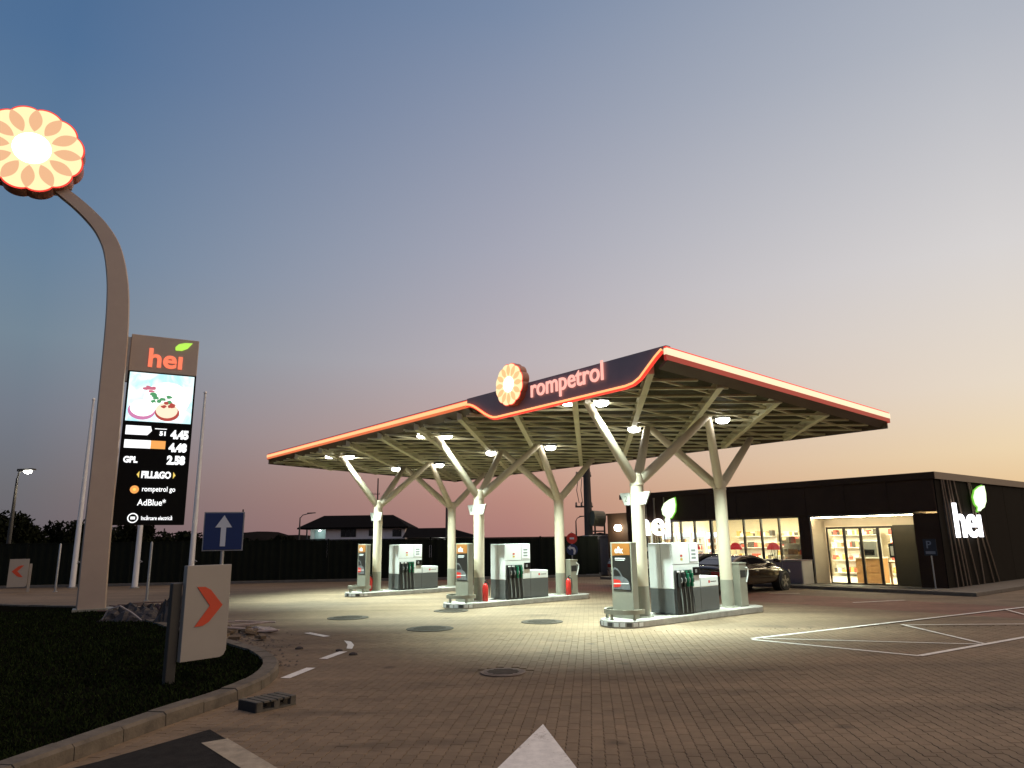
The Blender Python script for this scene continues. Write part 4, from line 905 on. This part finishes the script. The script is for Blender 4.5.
# flagpoles without flags
fy_ = 0
for x, y, tx_, ty_, lab in ((72, 588, 95, 393, 'bare white flagpole left of the bronze pylon'), (134.5, 588, 143, 400, 'bare white flagpole rising behind the price board'), (189.5, 588, 201.5, 402, 'bare white flagpole between price board and blue sign')):
    p = G(x, y); h = 8.75
    t = thing('flagpole', lab, 'flagpole', (p.x, p.y, 0), 0, 'bare flagpoles')
    MB().lathe([(.13, 0), (.125, .1), (.095, h * .5), (.05, h)], 16).build('pole', pole_white, t, True); MB().lathe([(.05, h), (.08, h + .05), (.05, h + .12), (.01, h + .14)], 12).build('finial', pole_white, t, True); MB().lathe([(.2, 0), (.2, .04), (.13, .06)], 16).build('base_flange', galv, t)
    MB().tube([(.13, 0, 1.1), (.24, 0, 1.14), (.13, 0, 1.2)], .02, 6).build('cleat', galv, t); MB().cyl((.12, -.03, 1.1), (.06, -.02, h - .1), .006, n=5).build('halyard', pole_white, t)
for x, y, ty_, lab in ((55, 592, 541, 'thin bare metal post left of the first flagpole'), (146.5, 601, 538, 'thin bare metal post right of the second flagpole')):
    p = G(x, y); t = thing('metal_post', lab, 'post', (p.x, p.y, 0), 0, 'thin metal posts')
    MB().lathe([(.045, 0), (.04, 1.95), (.01, 2.0)], 12).build('tube', galv, t, True); MB().lathe([(.09, 0), (.09, .03)], 12).build('foot_plate', galv, t)

# ================================================================== FENCE
fpts = [Vector((-75, 27.4, 0)), Vector((-23.07, 34.5, 0)), Vector((-9.29, 36.4, 0)), Vector((-1.7, 37.0, 0)), Vector((4.4, 37.9, 0))]
fence = thing('fence', 'long dark sheet fence closing off the far side of the forecourt', 'fence', (-23.07, 34.5, 0))
org = Vector((-23.07, 34.5, 0)); shared = {}
for a, b in zip(fpts[:-1], fpts[1:]):
    d = (b - a); n = max(1, round(d.length / 2.5)); e = d / n; ang = math.atan2(d.y, d.x)
    for i in range(n):
        key = round(e.length, 3)
        if key not in shared:
            m = MB(); L_ = e.length - .1; k = 14; prof = [(.05 + L_ * j / (k * 2), .012 if j % 4 in (1, 2) else -.012) for j in range(k * 2 + 1)]
            m.loft([[(x, y - .006, .12), (x, y + .006, .12), (x, y + .006, 1.98), (x, y - .006, 1.98)] for x, y in prof]); o = m.build('fence_panel', fence_m, fence); shared[key] = o.data; q = MB().box(-.04, .04, -.05, .05, 0, 2.06).build('fence_post', fence_m, fence); shared['post'] = q.data; r0 = MB().box(0.04, e.length - .04, -.03, .03, 1.982, 2.03).build('top_rail', fence_m, fence); shared[('r', key)] = r0.data
        else:
            o = bpy.data.objects.new('fence_panel', shared[key]); o.parent = fence; col.objects.link(o); q = bpy.data.objects.new('fence_post', shared['post']); q.parent = fence; col.objects.link(q); r0 = bpy.data.objects.new('top_rail', shared[('r', key)]); r0.parent = fence; col.objects.link(r0)
        for w_ in (o, q, r0): w_.location = a + e * i - org; w_.rotation_euler = (0, 0, ang)
    fk = MB().bar((a - org) + Vector((0, -.35, .06)), (b - org) + Vector((0, -.35, .06)), .15, .12).build('footing_kerb', mat('footing', (.12, .11, .1), .9, var=.2), fence)

# ================================================================== HOUSES
hwall = mat('house_wall', (.82, .72, .70), .85, var=.1, scale=.6); hroof = mat('house_roof', (.006, .005, .005), .9, var=.25, scale=2, spec=.03); hwin = mat('house_glass', (.012, .012, .014), .15, var=0); hframe = mat('house_frame', (.06, .05, .05), .6, var=0)
HY = 95.0
def hp_(x, y): d = ray(x, y); p = EYE + d * (HY / d.y); return p.x, p.z
hx0, ze = hp_(306, 528); hx1, _ = hp_(405, 528); _, zr = hp_(350, 514.3); rx0, _ = hp_(314, 515); rx1, _ = hp_(388, 515)
house = thing('house', 'pale two storey house with dark hipped roof and lit porch behind fence', 'house', (hx0, HY, 0), R(0))
HW = hx1 - hx0; HDp = 8.0
MB().box(2.6, HW, 0, HDp, -.05, ze + .1).build('wall', hwall, house); MB().box(0, 2.6, 2.2, HDp, -.05, ze + .1).build('wall', hwall, house)
rz = zr; ov = .9
rr_ = MB(); A_ = [(-ov, -ov, ze), (HW + ov * .6, -ov, ze), (HW + ov * .6, HDp + ov, ze), (-ov, HDp + ov, ze)]; Rg = [(rx0 - hx0 + .3, HDp / 2, rz), (rx1 - hx0, HDp / 2, rz)]
rr_.v += A_ + Rg + [(x, y, z - .18) for x, y, z in A_]; rr_.f += [(0, 1, 5, 4), (1, 2, 5), (2, 3, 4, 5), (3, 0, 4), (6, 7, 1, 0), (7, 8, 2, 1), (8, 9, 3, 2), (9, 6, 0, 3), (9, 8, 7, 6)]
rfh = rr_.build('roof', hroof, house); MB().box(HW * .62, HW * .62 + .6, HDp * .55, HDp * .55 + .6, rz - 1.2, rz + .15).build('chimney', hroof, rfh)
def hwin_(x0, x1, y0, y1, panes, par=house, ox=0, oy=0):
    a, zt_ = hp_(x0, y0); b_, zb = hp_(x1, y1); a -= par.location.x; b_ -= par.location.x
    w = MB().box(a, b_, oy - .05, oy + .02, zb, zt_).build('window', hframe, par); n = panes
    for i in range(n): q = (b_ - a) / n; MB().box(a + q * i + .06, a + q * (i + 1) - .06, oy - .07, oy - .052, zb + .07, zt_ - .07).build('pane', hwin, w)
hwin_(341, 356, 529, 537, 3); hwin_(369, 374, 529.5, 536, 1); hwin_(392.5, 401.5, 529.5, 536.5, 2)
MB().box(.6, 2.5, 2.1, 2.2, ze - 2.4, ze - .3).build('porch_door', mat('porch_door', (.4, .45, .45), .6, var=0), house)
MB().box(.05, .2, 0, .15, 0, ze).build('porch_post', hframe, house)
ra = MB(); rn = 8
for i in range(rn): MB().box(.2 + i * .3, .25 + i * .3, 0.02, .07, ze - 2.4, ze - 1.5).build('baluster', hframe, house)
MB().box(0.2, 2.6, 0, .09, ze - 1.5, ze - 1.42).build('porch_rail', hframe, house)
MB().box(-.05, 2.6, 0, 2.2, -.05, ze - 2.4).build('porch_floor', hwall, house)
pl_ = MB().lathe([(.1, 0), (.16, .08), (.05, .2)], 10, (1.5, 1.2, ze - .45)).build('porch_lamp', glow('porch_lamp', (.75, 1, .95), 14), house); pointlight('porch_light', (1.5, 1.0, ze - .7), 30, (.7, 1, .92), .1, house)
HY = 88.0
sx_, sze = hp_(407, 540); sx1_, _ = hp_(474, 540); _, szr = hp_(430, 527.5); _, sze = hp_(430, 537.5); srx, _ = hp_(447, 528)
shed = thing('outbuilding', 'long low dark roofed outbuilding right of the house', 'outbuilding', (sx_, HY, 0))
SW = sx1_ - sx_
MB().box(0, SW, 0, 7, -.05, sze + .05).build('wall', hwall, shed)
q = MB(); A_ = [(-.5, -.6, sze), (SW + .7, -.6, sze), (SW + .7, 7.6, sze), (-.5, 7.6, sze)]; Rg = [(-.5, 3.5, szr), (srx - sx_, 3.5, szr)]
q.v += A_ + Rg; q.f += [(0, 1, 5, 4), (1, 2, 5), (2, 3, 4, 5), (3, 0, 4), (3, 2, 1, 0)]; q.build('roof', hroof, shed)
for i in range(4): MB().box(1 + i * 1.7, 1.7 + i * 1.7, -.05, 0.0, sze - .9, sze - .25).build('window', hwin, shed)
yx, yz = hp_(441, 541.5); MB().lathe([(.1, 0), (.2, .1), (.1, .2)], 12, (yx - sx_, -.4, yz)).build('yard_lamp', glow('yard_lamp', (.9, 1, .97), 14), shed); MB().box(yx - sx_ - .03, yx - sx_ + .03, -.4, 0, yz + .1, yz + .16).build('lamp_arm', hframe, shed)

# ================================================================== POLES
def streetlamp(x, ybase, ytop, dist, armdx, lab, lit, h_extra=0):
    b0 = D(x, 540, dist); top = D(x + (540 - ytop) * .0, ytop, dist); h = top.z
    t = thing('street_lamp', lab, 'street lamp', (b0.x, b0.y, -.05), 0, 'street lamps')
    MB().lathe([(.13, 0), (.1, h * .5), (.06, h)], 12).build('pole', post_dark, t, True)
    MB().tube([(0, 0, h - .1), (armdx * .3, 0, h + .25), (armdx, 0, h + .4)], .045, 8).build('arm', post_dark, t, True)
    hd = MB().prism([(armdx - .1, -.15, h + .36), (armdx + .75, -.12, h + .44), (armdx + .75, -.12, h + .52), (armdx - .1, -.15, h + .5)], (0, .3, 0)).build('lamp_head', post_dark, t)
    if lit:
        MB().lathe([(.2, .0), (.17, -.08), (.02, -.14)], 14, (armdx + .4, 0, h + .38)).build('lens', glow('street_lens', (1, .97, .88), 60), hd)
        spotlight('street_beam', (armdx + .4, 0, h + .2), 500, R(80), .6, (1, .86, .62), .2, t)
streetlamp(9, 560, 477, 48, .12, 'lit street lamp rising beyond the fence, far left', True)
streetlamp(299, 560, 517, 82, .9, 'unlit street lamp standing at the left end of the house', False)
streetlamp(576.5, 560, 520, 82, .5, 'unlit street lamp far behind the red round road sign', False)
upm = mat('pole_concrete', (.05, .04, .036), .85, var=.15)
def utility(x, ytop, dist, r, lab, arms, top=None):
    b0 = D(x, 540, dist); h = top or D(x, ytop, dist).z
    t = thing('utility_pole', lab, 'utility pole', (b0.x, b0.y, -.05), R(5), 'utility poles')
    MB().lathe([(r, 0), (r * .62, h)], 12).build('pole', upm, t, True)
    for z, w in arms:
        MB().box(-w, w * .4, -.05, .05, z, z + .09).build('crossarm', upm, t)
        for a in (-w + .05, -w * .5, w * .3): MB().lathe([(.04, .09), (.07, .14), (.04, .2), (.06, .24), (.02, .3)], 8, (a, 0, z)).build('insulator', mat('insulator', (.2, .15, .12), .3, var=0), t)
    return t, b0
ut, ub = utility(589, 0, 40.5, .26, 'thick concrete pole with transformer fittings behind the pumps', [(5.35, .62), (3.65, .7)], 9.2)
MB().tube([(-.5, -.1, 5.3), (-.62, -.1, 4.6), (-.5, -.1, 3.9)], .02, 6).build('jumper_wire', black_rub, ut); MB().tube([(-.3, -.1, 5.3), (-.38, -.1, 4.6), (-.3, -.1, 3.9)], .02, 6).build('jumper_wire', black_rub, ut)
MB().cyl((.1, -.5, 3.05), (.75, -.35, 3.0), .42, .42, n=22).build('drum', mat('drum_olive', (.11, .105, .06), .5, var=.15), ut)
utility(376.5, 478, 120, .16, 'thin distant pole rising behind the furthest front column', [(9.5, .9)])
utility(446.5, 500, 60, .12, 'slim dark pole just left of the furthest rear column', [])
utility(241.2, 509, 110, .16, 'distant pole with crossarm peeping over the blue square sign', [(5.7, .8)])
utility(163.5, 528, 90, .12, 'distant pole below the price board', [])
# transformer kiosk with pipe frame
kp = D(602, 575, 39.5)
ks = thing('switch_kiosk', 'pale grey switch kiosk with dark door at the foot of the pole', 'kiosk', (kp.x, kp.y, 0), R(8))
kg = mat('kiosk_grey', (.30, .27, .26), .6, var=.08)
MB().box(-.62, .75, 0, 1.2, 0, 2.0).build('case', kg, ks, bevel=.02); MB().box(-.42, -.05, -.02, 0.01, .15, 1.85).build('door', black_rub, ks); MB().box(.08, .68, -.02, .01, .15, 1.85).build('door', kg, ks, bevel=.01); MB().box(-.7, .83, -.1, 1.3, 2.0, 2.08).build('roof', kg, ks)
pf = thing('pipe_frame', 'upright pipe frame with vents standing behind the kiosk', 'pipework', (kp.x - .1, kp.y + 1.6, 0), R(8))
for x_, h_ in ((-.5, 3.2), (.0, 3.0), (.55, 3.3)): MB().cyl((x_, 0, 0), (x_, 0, h_), .05, n=10).build('pipe', post_dark, pf)
for z_ in (2.3, 2.9): MB().cyl((-.5, 0, z_), (.55, 0, z_), .04, n=8).build('cross_pipe', post_dark, pf)
MB().tube([(.0, 0, 3.0), (.1, 0, 3.2), (.3, 0, 3.2), (.4, 0, 3.0), (.35, 0, 2.7)], .045, 8).build('vent_bend', post_dark, pf, True)
# round road signs
rs = D(573, 580, 33.0)
rg = thing('round_road_signs', 'red round sign above blue round sign on one post', 'road sign', (rs.x, rs.y, 0), R(0))
MB().cyl((0, 0, 0), (0, 0, 2.2), .03, n=8).build('post', galv, rg)
def rdisc(z, r, m_, name): o = MB().lathe([(r, 0), (r, .015)], 28).build(name, m_, rg); o.matrix_local = basis((0, -.04, z), (1, 0, 0), (0, 0, 1)); return o
a_ = rdisc(1.92, .24, red_paint, 'red_disc'); MB().box(-.1, .1, -.04, .04, .016, .02).build('bar', sign_white, a_)
a_ = rdisc(1.42, .25, blue_sign, 'blue_disc'); MB().prism([(p, q, .016) for p, q in [(.12, -.2), (.17, -.05), (.1, .1), (-.08, .14), (-.08, .2), (-.2, .09), (-.08, -.02), (-.08, .04), (.03, .03), (.07, -.06), (.05, -.2)]], (0, 0, .004)).build('arrow', sign_white, a_)

# ================================================================== CARS
def car(loc, yaw, paint, lab, L=4.5, Wd=1.8, H=1.38, style='coupe'):
    t = thing('parked_car', lab, 'car', loc, yaw, 'cars parked nose in at the shop')
    hw = Wd / 2; suv = style == 'suv'
    if suv: top = [(-2.2, .95, .78), (-2.12, 1.05, .86), (-1.0, 1.06, .9), (.6, 1.02, .9), (1.2, .98, .88), (1.85, .9, .82), (2.15, .78, .7), (2.24, .6, .6)]
    else: top = [(-2.22, .80, .62), (-2.1, .92, .76), (-1.2, .95, .86), (.0, .93, .88), (.75, .90, .88), (1.4, .82, .85), (1.95, .70, .76), (2.2, .56, .6), (2.27, .45, .5)]
    rings = []
    for x, zb, wv in top:
        s_ = hw * wv / .88 if wv < .88 else hw; s_ = min(s_, hw); z0 = .24 if abs(x) < 2.1 else .34
        half = [(s_ * .86, z0), (s_ * .97, z0 + .10), (s_, (z0 + zb) * .5), (s_ * .985, zb - .16), (s_ * .93, zb - .05), (s_ * .78, zb), (s_ * .4, zb + .03), (0, zb + .04)]
        ring = [(x, -a, b) for a, b in half] + [(x, a, b) for a, b in reversed(half[:-1])]
        rings.append(ring)
    body = MB().loft(rings).build('body', paint, t, True); sd = body.modifiers.new('sub', 'SUBSURF'); sd.levels = 1; sd.render_levels = 2
    # cabin
    if suv: prof = [(-2.1, 1.0), (-1.95, H - .08), (-1.6, H), (.2, H), (.5, H - .06), (1.15, 1.0)]
    else: prof = [(-1.75, .90), (-1.15, H - .10), (-.75, H), (.05, H), (.35, H - .07), (1.2, .88)]
    for nm, w0, w1, mt_, grow in (('cabin', hw * .86, hw * .66, paint, 0), ):
        zmx = max(p[1] for p in prof); zmn = min(p[1] for p in prof); m = MB(); rg_ = []
        for sgn in (-1, 1): rg_.append([(x, sgn * (w0 + (w1 - w0) * (z - zmn) / (zmx - zmn)), z) for x, z in prof])
        m.loft(rg_); cb_ = m.build(nm, paint, t, bevel=.04)
    gl_ = mat('car_glass', (.008, .008, .010), .06, var=0)
    def sidepane(sgn, pts): 
        zmx, zmn = H, .9
        f = lambda x, z: (x, sgn * (hw * .86 + (hw * .66 - hw * .86) * (z - min(p[1] for p in prof)) / (H - min(p[1] for p in prof)) + .006), z)
        MB().prism([f(x, z) for x, z in pts], (0, sgn * .006, 0)).build('side_window', gl_, t)
    for sgn in (-1, 1):
        if suv:
            sidepane(sgn, [(-1.9, 1.08), (-1.82, H - .16), (-.95, H - .12), (-.95, 1.08)]); sidepane(sgn, [(-.88, 1.08), (-.88, H - .12), (.05, H - .12), (.05, 1.08)]); sidepane(sgn, [(.12, 1.08), (.12, H - .12), (.38, H - .14), (.9, 1.08)])
        else:
            sidepane(sgn, [(-1.4, .97), (-1.02, H - .16), (-.62, H - .09), (-.55, .97)]); sidepane(sgn, [(-.48, .97), (-.54, H - .09), (.05, H - .08), (.3, H - .14), (.95, .96)])
    e = .008
    def quad(nm, x0, z0, x1, z1, w0, w1, dx): MB().prism([(x0 + dx, -w0, z0), (x0 + dx, w0, z0), (x1 + dx, w1, z1), (x1 + dx, -w1, z1)], (dx, 0, abs(dx) * .5)).build(nm, gl_, t)
    if suv: quad('windscreen', 1.08, 1.06, .55, H - .10, hw * .78, hw * .62, .012); quad('rear_window', -2.07, 1.12, -1.97, H - .16, hw * .76, hw * .62, -.012)
    else: quad('windscreen', 1.10, .95, .42, H - .11, hw * .78, hw * .62, .012); quad('rear_window', -1.68, .97, -1.2, H - .14, hw * .74, hw * .6, -.012)
    rimm = mat('alloy', (.45, .44, .42), .3, metal=.8, var=.05); rr = .345 if suv else .325
    for x in (-1.36, 1.36):
        for sgn in (-1, 1):
            MB().cyl((x, sgn * (hw - .30), rr), (x, sgn * (hw + .004), rr), rr + .055, n=28).build('wheel_arch', black_rub, t)
            wh = MB(); wh.lathe([(rr * .66, -.1), (rr * .9, -.105), (rr, -.07), (rr, .07), (rr * .9, .105), (rr * .66, .1)], 28); o = wh.build('wheel', black_rub, t, True); o.matrix_local = basis((x, sgn * (hw - .07), rr), (1, 0, 0), (0, 0, 1))
            ri = MB(); s2 = -sgn
            ri.lathe([(rr * .66, s2 * .09), (rr * .6, s2 * .07), (.02, s2 * .07)], 24); ro = ri.build('rim', mat('rim_dark', (.05, .05, .05), .4, var=0), o)
            for k in range(5):
                a = 2 * math.pi * k / 5 + .3; MB().bar((.03 * math.cos(a), .03 * math.sin(a), s2 * .095), (rr * .64 * math.cos(a), rr * .64 * math.sin(a), s2 * .095), .075, .03).build('spoke', rimm, o)
    for sgn in (-1, 1):
        MB().prism([(1.02, sgn * hw * .9, .98), (1.02, sgn * (hw + .14), .98), (.88, sgn * (hw + .15), 1.0), (.86, sgn * hw * .9, 1.0)], (0, 0, .12)).build('mirror', paint, t, bevel=.03)
        hz = .72 if suv else .60
        MB().prism([(2.08, sgn * hw * .55, hz), (1.95, sgn * hw * .86, hz), (1.86, sgn * hw * .87, hz + .1), (2.06, sgn * hw * .5, hz + .1)], (.06, 0, 0)).build('headlight', mat('lamp_lens', (.5, .5, .48), .1, var=0), t)
        MB().box(-2.24, -2.16, sgn * hw * .6 - .16, sgn * hw * .6 + .16, hz + .02, hz + .16).build('tail_light', mat('tail_red', (.2, .01, .01), .2, var=0), t, bevel=.015)
        for x in (-.25 if not suv else -.9, .35): MB().box(x - .1, x + .1, sgn * (hw * .985) - .012, sgn * (hw * .985) + .018, .72, .745).build('door_handle', paint, t, bevel=.006)
    MB().box(2.2, 2.255, -.45, .45, .34, .46).build('grille', black_rub, t); MB().box(-2.255, -2.215, -.26, .26, .55, .66).build('number_plate', sign_white, t)
    return t
bronze = mat('paint_bronze', (.062, .045, .028), .22, metal=.55, var=.03, coat=.6); blackp = mat('paint_black', (.008, .008, .009), .2, var=0, coat=.5); silver = mat('paint_silver', (.30, .29, .28), .28, metal=.6, var=.03, coat=.4)
car(W(9.85, 4.0), TH, bronze, 'dark bronze coupe with its bonnet towards the shop lockers', H=1.25)
car(W(10.9, 6.35), TH, blackp, 'black low car parked between bronze coupe and silver car', H=1.28)
car(W(11.2, 8.95), TH, silver, 'silver tall car mostly hidden behind the nearest fuel dispenser', H=1.5, style='suv')

# ================================================================== TREES AND FAR EDGE
leafm = mat('tree_leaf', (.010, .012, .006), .95, var=.4, scale=1.5, spec=.03); barkm = mat('tree_bark', (.05, .04, .03), .9, var=.2)
def tree(x, dist, ytop, wpx, lab, seed, bare=False):
    r2 = random.Random(seed); b0 = D(x, 540, dist); h = D(x, ytop + 5, dist).z; wr = wpx / F_PX * dist / 2
    t = thing('tree', lab, 'tree', (b0.x, b0.y, -.06), r2.uniform(0, 6), 'dark trees beyond the fence')
    tr = MB(); tr.tube([(0, 0, 0), (.05, .03, h * .3), (-.03, .05, h * .6), (0, 0, h * .9)], [.16, .12, .07, .02], 8)
    tips = []
    for i in range(9):
        a = r2.uniform(0, 6.28); z = h * r2.uniform(.25, .7); l = wr * r2.uniform(.5, .9); e = Vector((math.cos(a) * l, math.sin(a) * l, z + h * r2.uniform(.1, .25))); tr.tube([(0, 0, z), e * .5 + Vector((0, 0, z * .45)), e], [.06, .035, .012], 6); tips.append(e)
    tr.build('trunk', barkm, t, True)
    m = MB()
    cl_ = [(Vector((r2.gauss(0, wr * .45), r2.gauss(0, wr * .45), h * r2.uniform(.35, .88))), r2.uniform(.28, .5) * wr) for _ in range(16)] + [(e, wr * .3) for e in tips]
    for c, rr in cl_:
        for _ in range(130 if not bare else 30):
            d = Vector((r2.gauss(0, 1), r2.gauss(0, 1), r2.gauss(0, .8))).normalized() * rr * r2.uniform(.4, 1.1); p = c + d
            if p.z > h * 1.02: p.z = h * r2.uniform(.85, 1.0)
            s_ = r2.uniform(.07, .16) * (1 + dist / 120); a = Vector((r2.gauss(0, 1), r2.gauss(0, 1), r2.gauss(0, 1))).normalized() * s_; q = Vector((r2.gauss(0, 1), r2.gauss(0, 1), r2.gauss(0, 1))).normalized() * s_ * .6
            m.poly([p - a, p + q, p + a, p - q])
    m.build('crown', leafm, t, fix=False)
for i, (x, d, y, w, lab) in enumerate([(0, 60, 503, 44, 'dark tree at the left picture edge beyond the fence'), (20, 62, 516, 30, 'low dark tree behind the lit street lamp pole'), (52, 70, 528, 40, 'low dark bush right of the street lamp'), (75, 66, 515, 44, 'dark rounded tree behind the first flagpole'), (93, 72, 521, 34, 'dark tree half hidden by the bronze pylon'), (118, 70, 518, 36, 'dark tree just right of the bronze pylon foot'), (135, 68, 517, 30, 'dark tree behind the second flagpole below the board'), (176, 75, 527, 46, 'low dark tree left of the blue square sign'), (220, 85, 533, 50, 'low dark bush right of the blue square sign'), (268, 82, 534, 26, 'small dark bush left of the house'), (284, 80, 530, 20, 'small dark round tree next to the house lamp post')]): tree(x, d, y, w, lab, 40 + i)
# far low ridge with hedges
m = MB(); prev = None; rings = []
for i in range(161):
    a = R(-60 + 120 * i / 160); d = 420 + 60 * math.sin(i * .21); h = 3.0 + 2.2 * math.sin(i * .13 + 1) + 1.4 * math.sin(i * .37) + rnd.uniform(-.5, .9)
    x, y = d * math.sin(a), d * math.cos(a); rings.append([(x * .93, y * .93, -.1), (x, y, max(1.6, h)), (x * 1.1, y * 1.1, -.1)])
m.loft(rings, closed=False, caps=False); struct(m.build('hills', mat('far_ridge', (.012, .011, .011), 1, var=.3, scale=.05, spec=0), fix=False))

# ================================================================== BUILDING LEFTOVERS
wet = mat('sheet_white', (.34, .29, .27), .5, var=.15)
def plank(p, l, yaw, pitch, w, th_, lab, m_=wood, name='plank'):
    o = MB().box(-l / 2, l / 2, -w / 2, w / 2, -th_ / 2, th_ / 2).build(name, m_, None, bevel=.004); o.location = p; o.rotation_euler = (0, pitch, yaw); tag(o, lab, 'plank', 'loose planks'); return o
pa = G(262, 712); pal = thing('pallet', 'small grey pallet lying against the kerb tip', 'pallet', (pa.x + .0, pa.y + .2, .012), R(52)); pal.scale = (.62, .72, .9)
gw = mat('grey_wood', (.085, .075, .058), .85, var=.3, scale=7, bump=.4, bscale=30); dk = mat('black_end', (.008, .008, .009), .7, var=.2)
for y in (-.2, 0, .2): 
    for x in (-.36, 0, .36): MB().box(x - .06, x + .06, y - .045, y + .045, .022, .10).build('block', gw, pal)
for i in range(6): MB().box(-.42 + i * .145, -.31 + i * .145, -.25, .25, .101, .121).build('deck_board', gw, pal)
for y in (-.2, 0, .2): MB().box(-.42, .42, y - .05, y + .05, .0, .021).build('runner', gw, pal)
MB().box(-.45, -.425, -.25, .25, .0, .12).build('end_board', dk, pal)  # near-black board across one end of the pallet
# heap by the pylon
h0 = G(136, 619, .12); hp0 = thing('tarpaulin_heap', 'crumpled dark sheeting heaped on the grass beside the pylon', 'debris', (h0.x, h0.y, .1), 0)
def crumple(lx, ly, hz, seed, n=18):
    r2 = random.Random(seed); v = []; f = []
    for i in range(n + 1):
        for j in range(n + 1):
            x, y = (i / n - .5), (j / n - .5); fall = max(0, 1 - (4 * x * x) ** 1.5) * max(0, 1 - (4 * y * y) ** 1.5)
            v.append((x * lx + r2.uniform(-.04, .04), y * ly + r2.uniform(-.04, .04), hz * fall * (.45 + .55 * r2.random()) + .01))
    for i in range(n):
        for j in range(n): k = i * (n + 1) + j; f.append((k, k + 1, k + n + 2, k + n + 1))
    m = MB(); m.v, m.f = v, f; return m
crumple(1.5, 1.0, .42, 3).build('sheeting', mat('tarp_dark', (.035, .028, .026), .6, var=.4, scale=5), hp0)
o = crumple(1.1, .8, .45, 5).build('sheeting', mat('tarp_red', (.10, .055, .05), .6, var=.5, scale=6), hp0); o.location = (.75, .2, 0)
MB().tube([(-.55, -.5, .05), (-.4, -.55, .3), (-.1, -.6, .38), (.2, -.6, .22), (.45, -.62, .05)], .018, 6).build('hose', wet, hp0, True)
h1 = G(166, 622, .12)
o = thing('rubble_sack', 'bulging dark sack standing behind the chevron post', 'sack', (h1.x + .15, h1.y, .1))
m = crumple(.7, .6, .75, 9, 14); m.build('sack', mat('sack_dark', (.03, .028, .03), .7, var=.3, scale=6), o)
for i in range(4):
    p = G(126 + i * 11, 613 - i * .7, .15); plank((p.x, p.y, .2 + .06 * i), rnd.uniform(.9, 1.5), rnd.uniform(-.3, .5), rnd.uniform(-.1, .1), .12, .03, ['brown board lying first from the pylon in the heap', 'brown board lying second from the pylon in the heap', 'brown board lying third from the pylon in the heap', 'brown board lying nearest the sack in the heap'][i], mat('board_brown', (.10, .06, .045), .7, var=.3, scale=5))
# heap at the kerb behind the chevron panel
q0 = [(228, 630, .9, .1), (240, 633, 1.0, -.2), (250, 630, .8, .35), (262, 634, .7, -.1), (236, 626, 1.1, .25), (255, 627.5, .9, 0.05)]
names = ['pale board lowest at the kerb by the chevron panel', 'pale board crossing the middle of the kerb heap', 'pale board slanting up at the kerb heap centre', 'pale short board at the open end of the kerb heap', 'pale long board at the rear of the kerb heap', 'pale board behind the short one at the kerb heap']
for i in range(14):
    p = G(rnd.uniform(224, 268), rnd.uniform(630, 641)); dx = p.x
    if inpoly((p.x, p.y), outer_poly): continue
    pv = MB().box(-.11, .11, -.055, .055, -.03, .03).build('loose_paver', pave_one, None, bevel=.004); pv.location = (p.x, p.y, .045 + rnd.uniform(0, .05)); pv.rotation_euler = (rnd.uniform(-.3, .3), rnd.uniform(-.3, .3), rnd.uniform(0, 3)); tag(pv, 'loose paving block, one of many jumbled by the kerb behind the chevron panel', 'paving block', 'loose paving blocks')
for i, (x, y, l, yw) in enumerate(q0):
    p = G(x, y); plank((p.x, p.y, .06 + .035 * (i % 3)), l, yw + .2, rnd.uniform(-.08, .08), .11, .028, names[i], mat('board_pale', (.34, .26, .22), .75, var=.3, scale=6))
p = G(268, 632); sh = crumple(.7, .35, .12, 21, 12).build('plastic_sheet', wet); sh.location = (p.x - .2, p.y, .01); tag(sh, 'torn white plastic sheet at the end of the kerb heap', 'plastic sheet')
m = MB()
for i in range(170):
    x = rnd.uniform(226, 300); y = rnd.uniform(632, 668) if x > 262 else rnd.uniform(630, 646)
    p = G(x, y)
    if inpoly((p.x, p.y), outer_poly): continue
    if x > 285 and rnd.random() < .7: continue
    s_ = rnd.uniform(.012, .05); k = len(m.v)
    for cx in range(6): a = cx * 1.047; m.v.append((p.x + math.cos(a) * s_ * rnd.uniform(.6, 1.2), p.y + math.sin(a) * s_ * rnd.uniform(.6, 1.2), .012))
    m.v.append((p.x, p.y, .014 + s_ * rnd.uniform(.5, 1.0))); m.f += [(k + c_, k + (c_ + 1) % 6, k + 6) for c_ in range(6)]
struct(m.build('rubble', mat('rubble', (.10, .08, .065), .9, var=.4, scale=12), None, fix=False), 'stuff')['label'] = 'small stones and clods scattered beside the kerb'
for x, y, s_, lab in ((353, 656, .06, 'small dark stone right of the lane dash'), (339, 652, .05, 'small dark stone at the tip of the lane dash'), (299, 650, .06, 'small dark clod left of the lane dashes')):
    p = G(x, y); o = MB().lathe([(s_, 0), (s_ * .9, s_ * .5), (s_ * .3, s_ * .8)], 7).build('stone', mat('clod', (.05, .04, .035), .9, var=.3)); o.location = (p.x, p.y, .014); o.scale = (1.3, .8, 1); tag(o, lab, 'stone', 'loose stones')
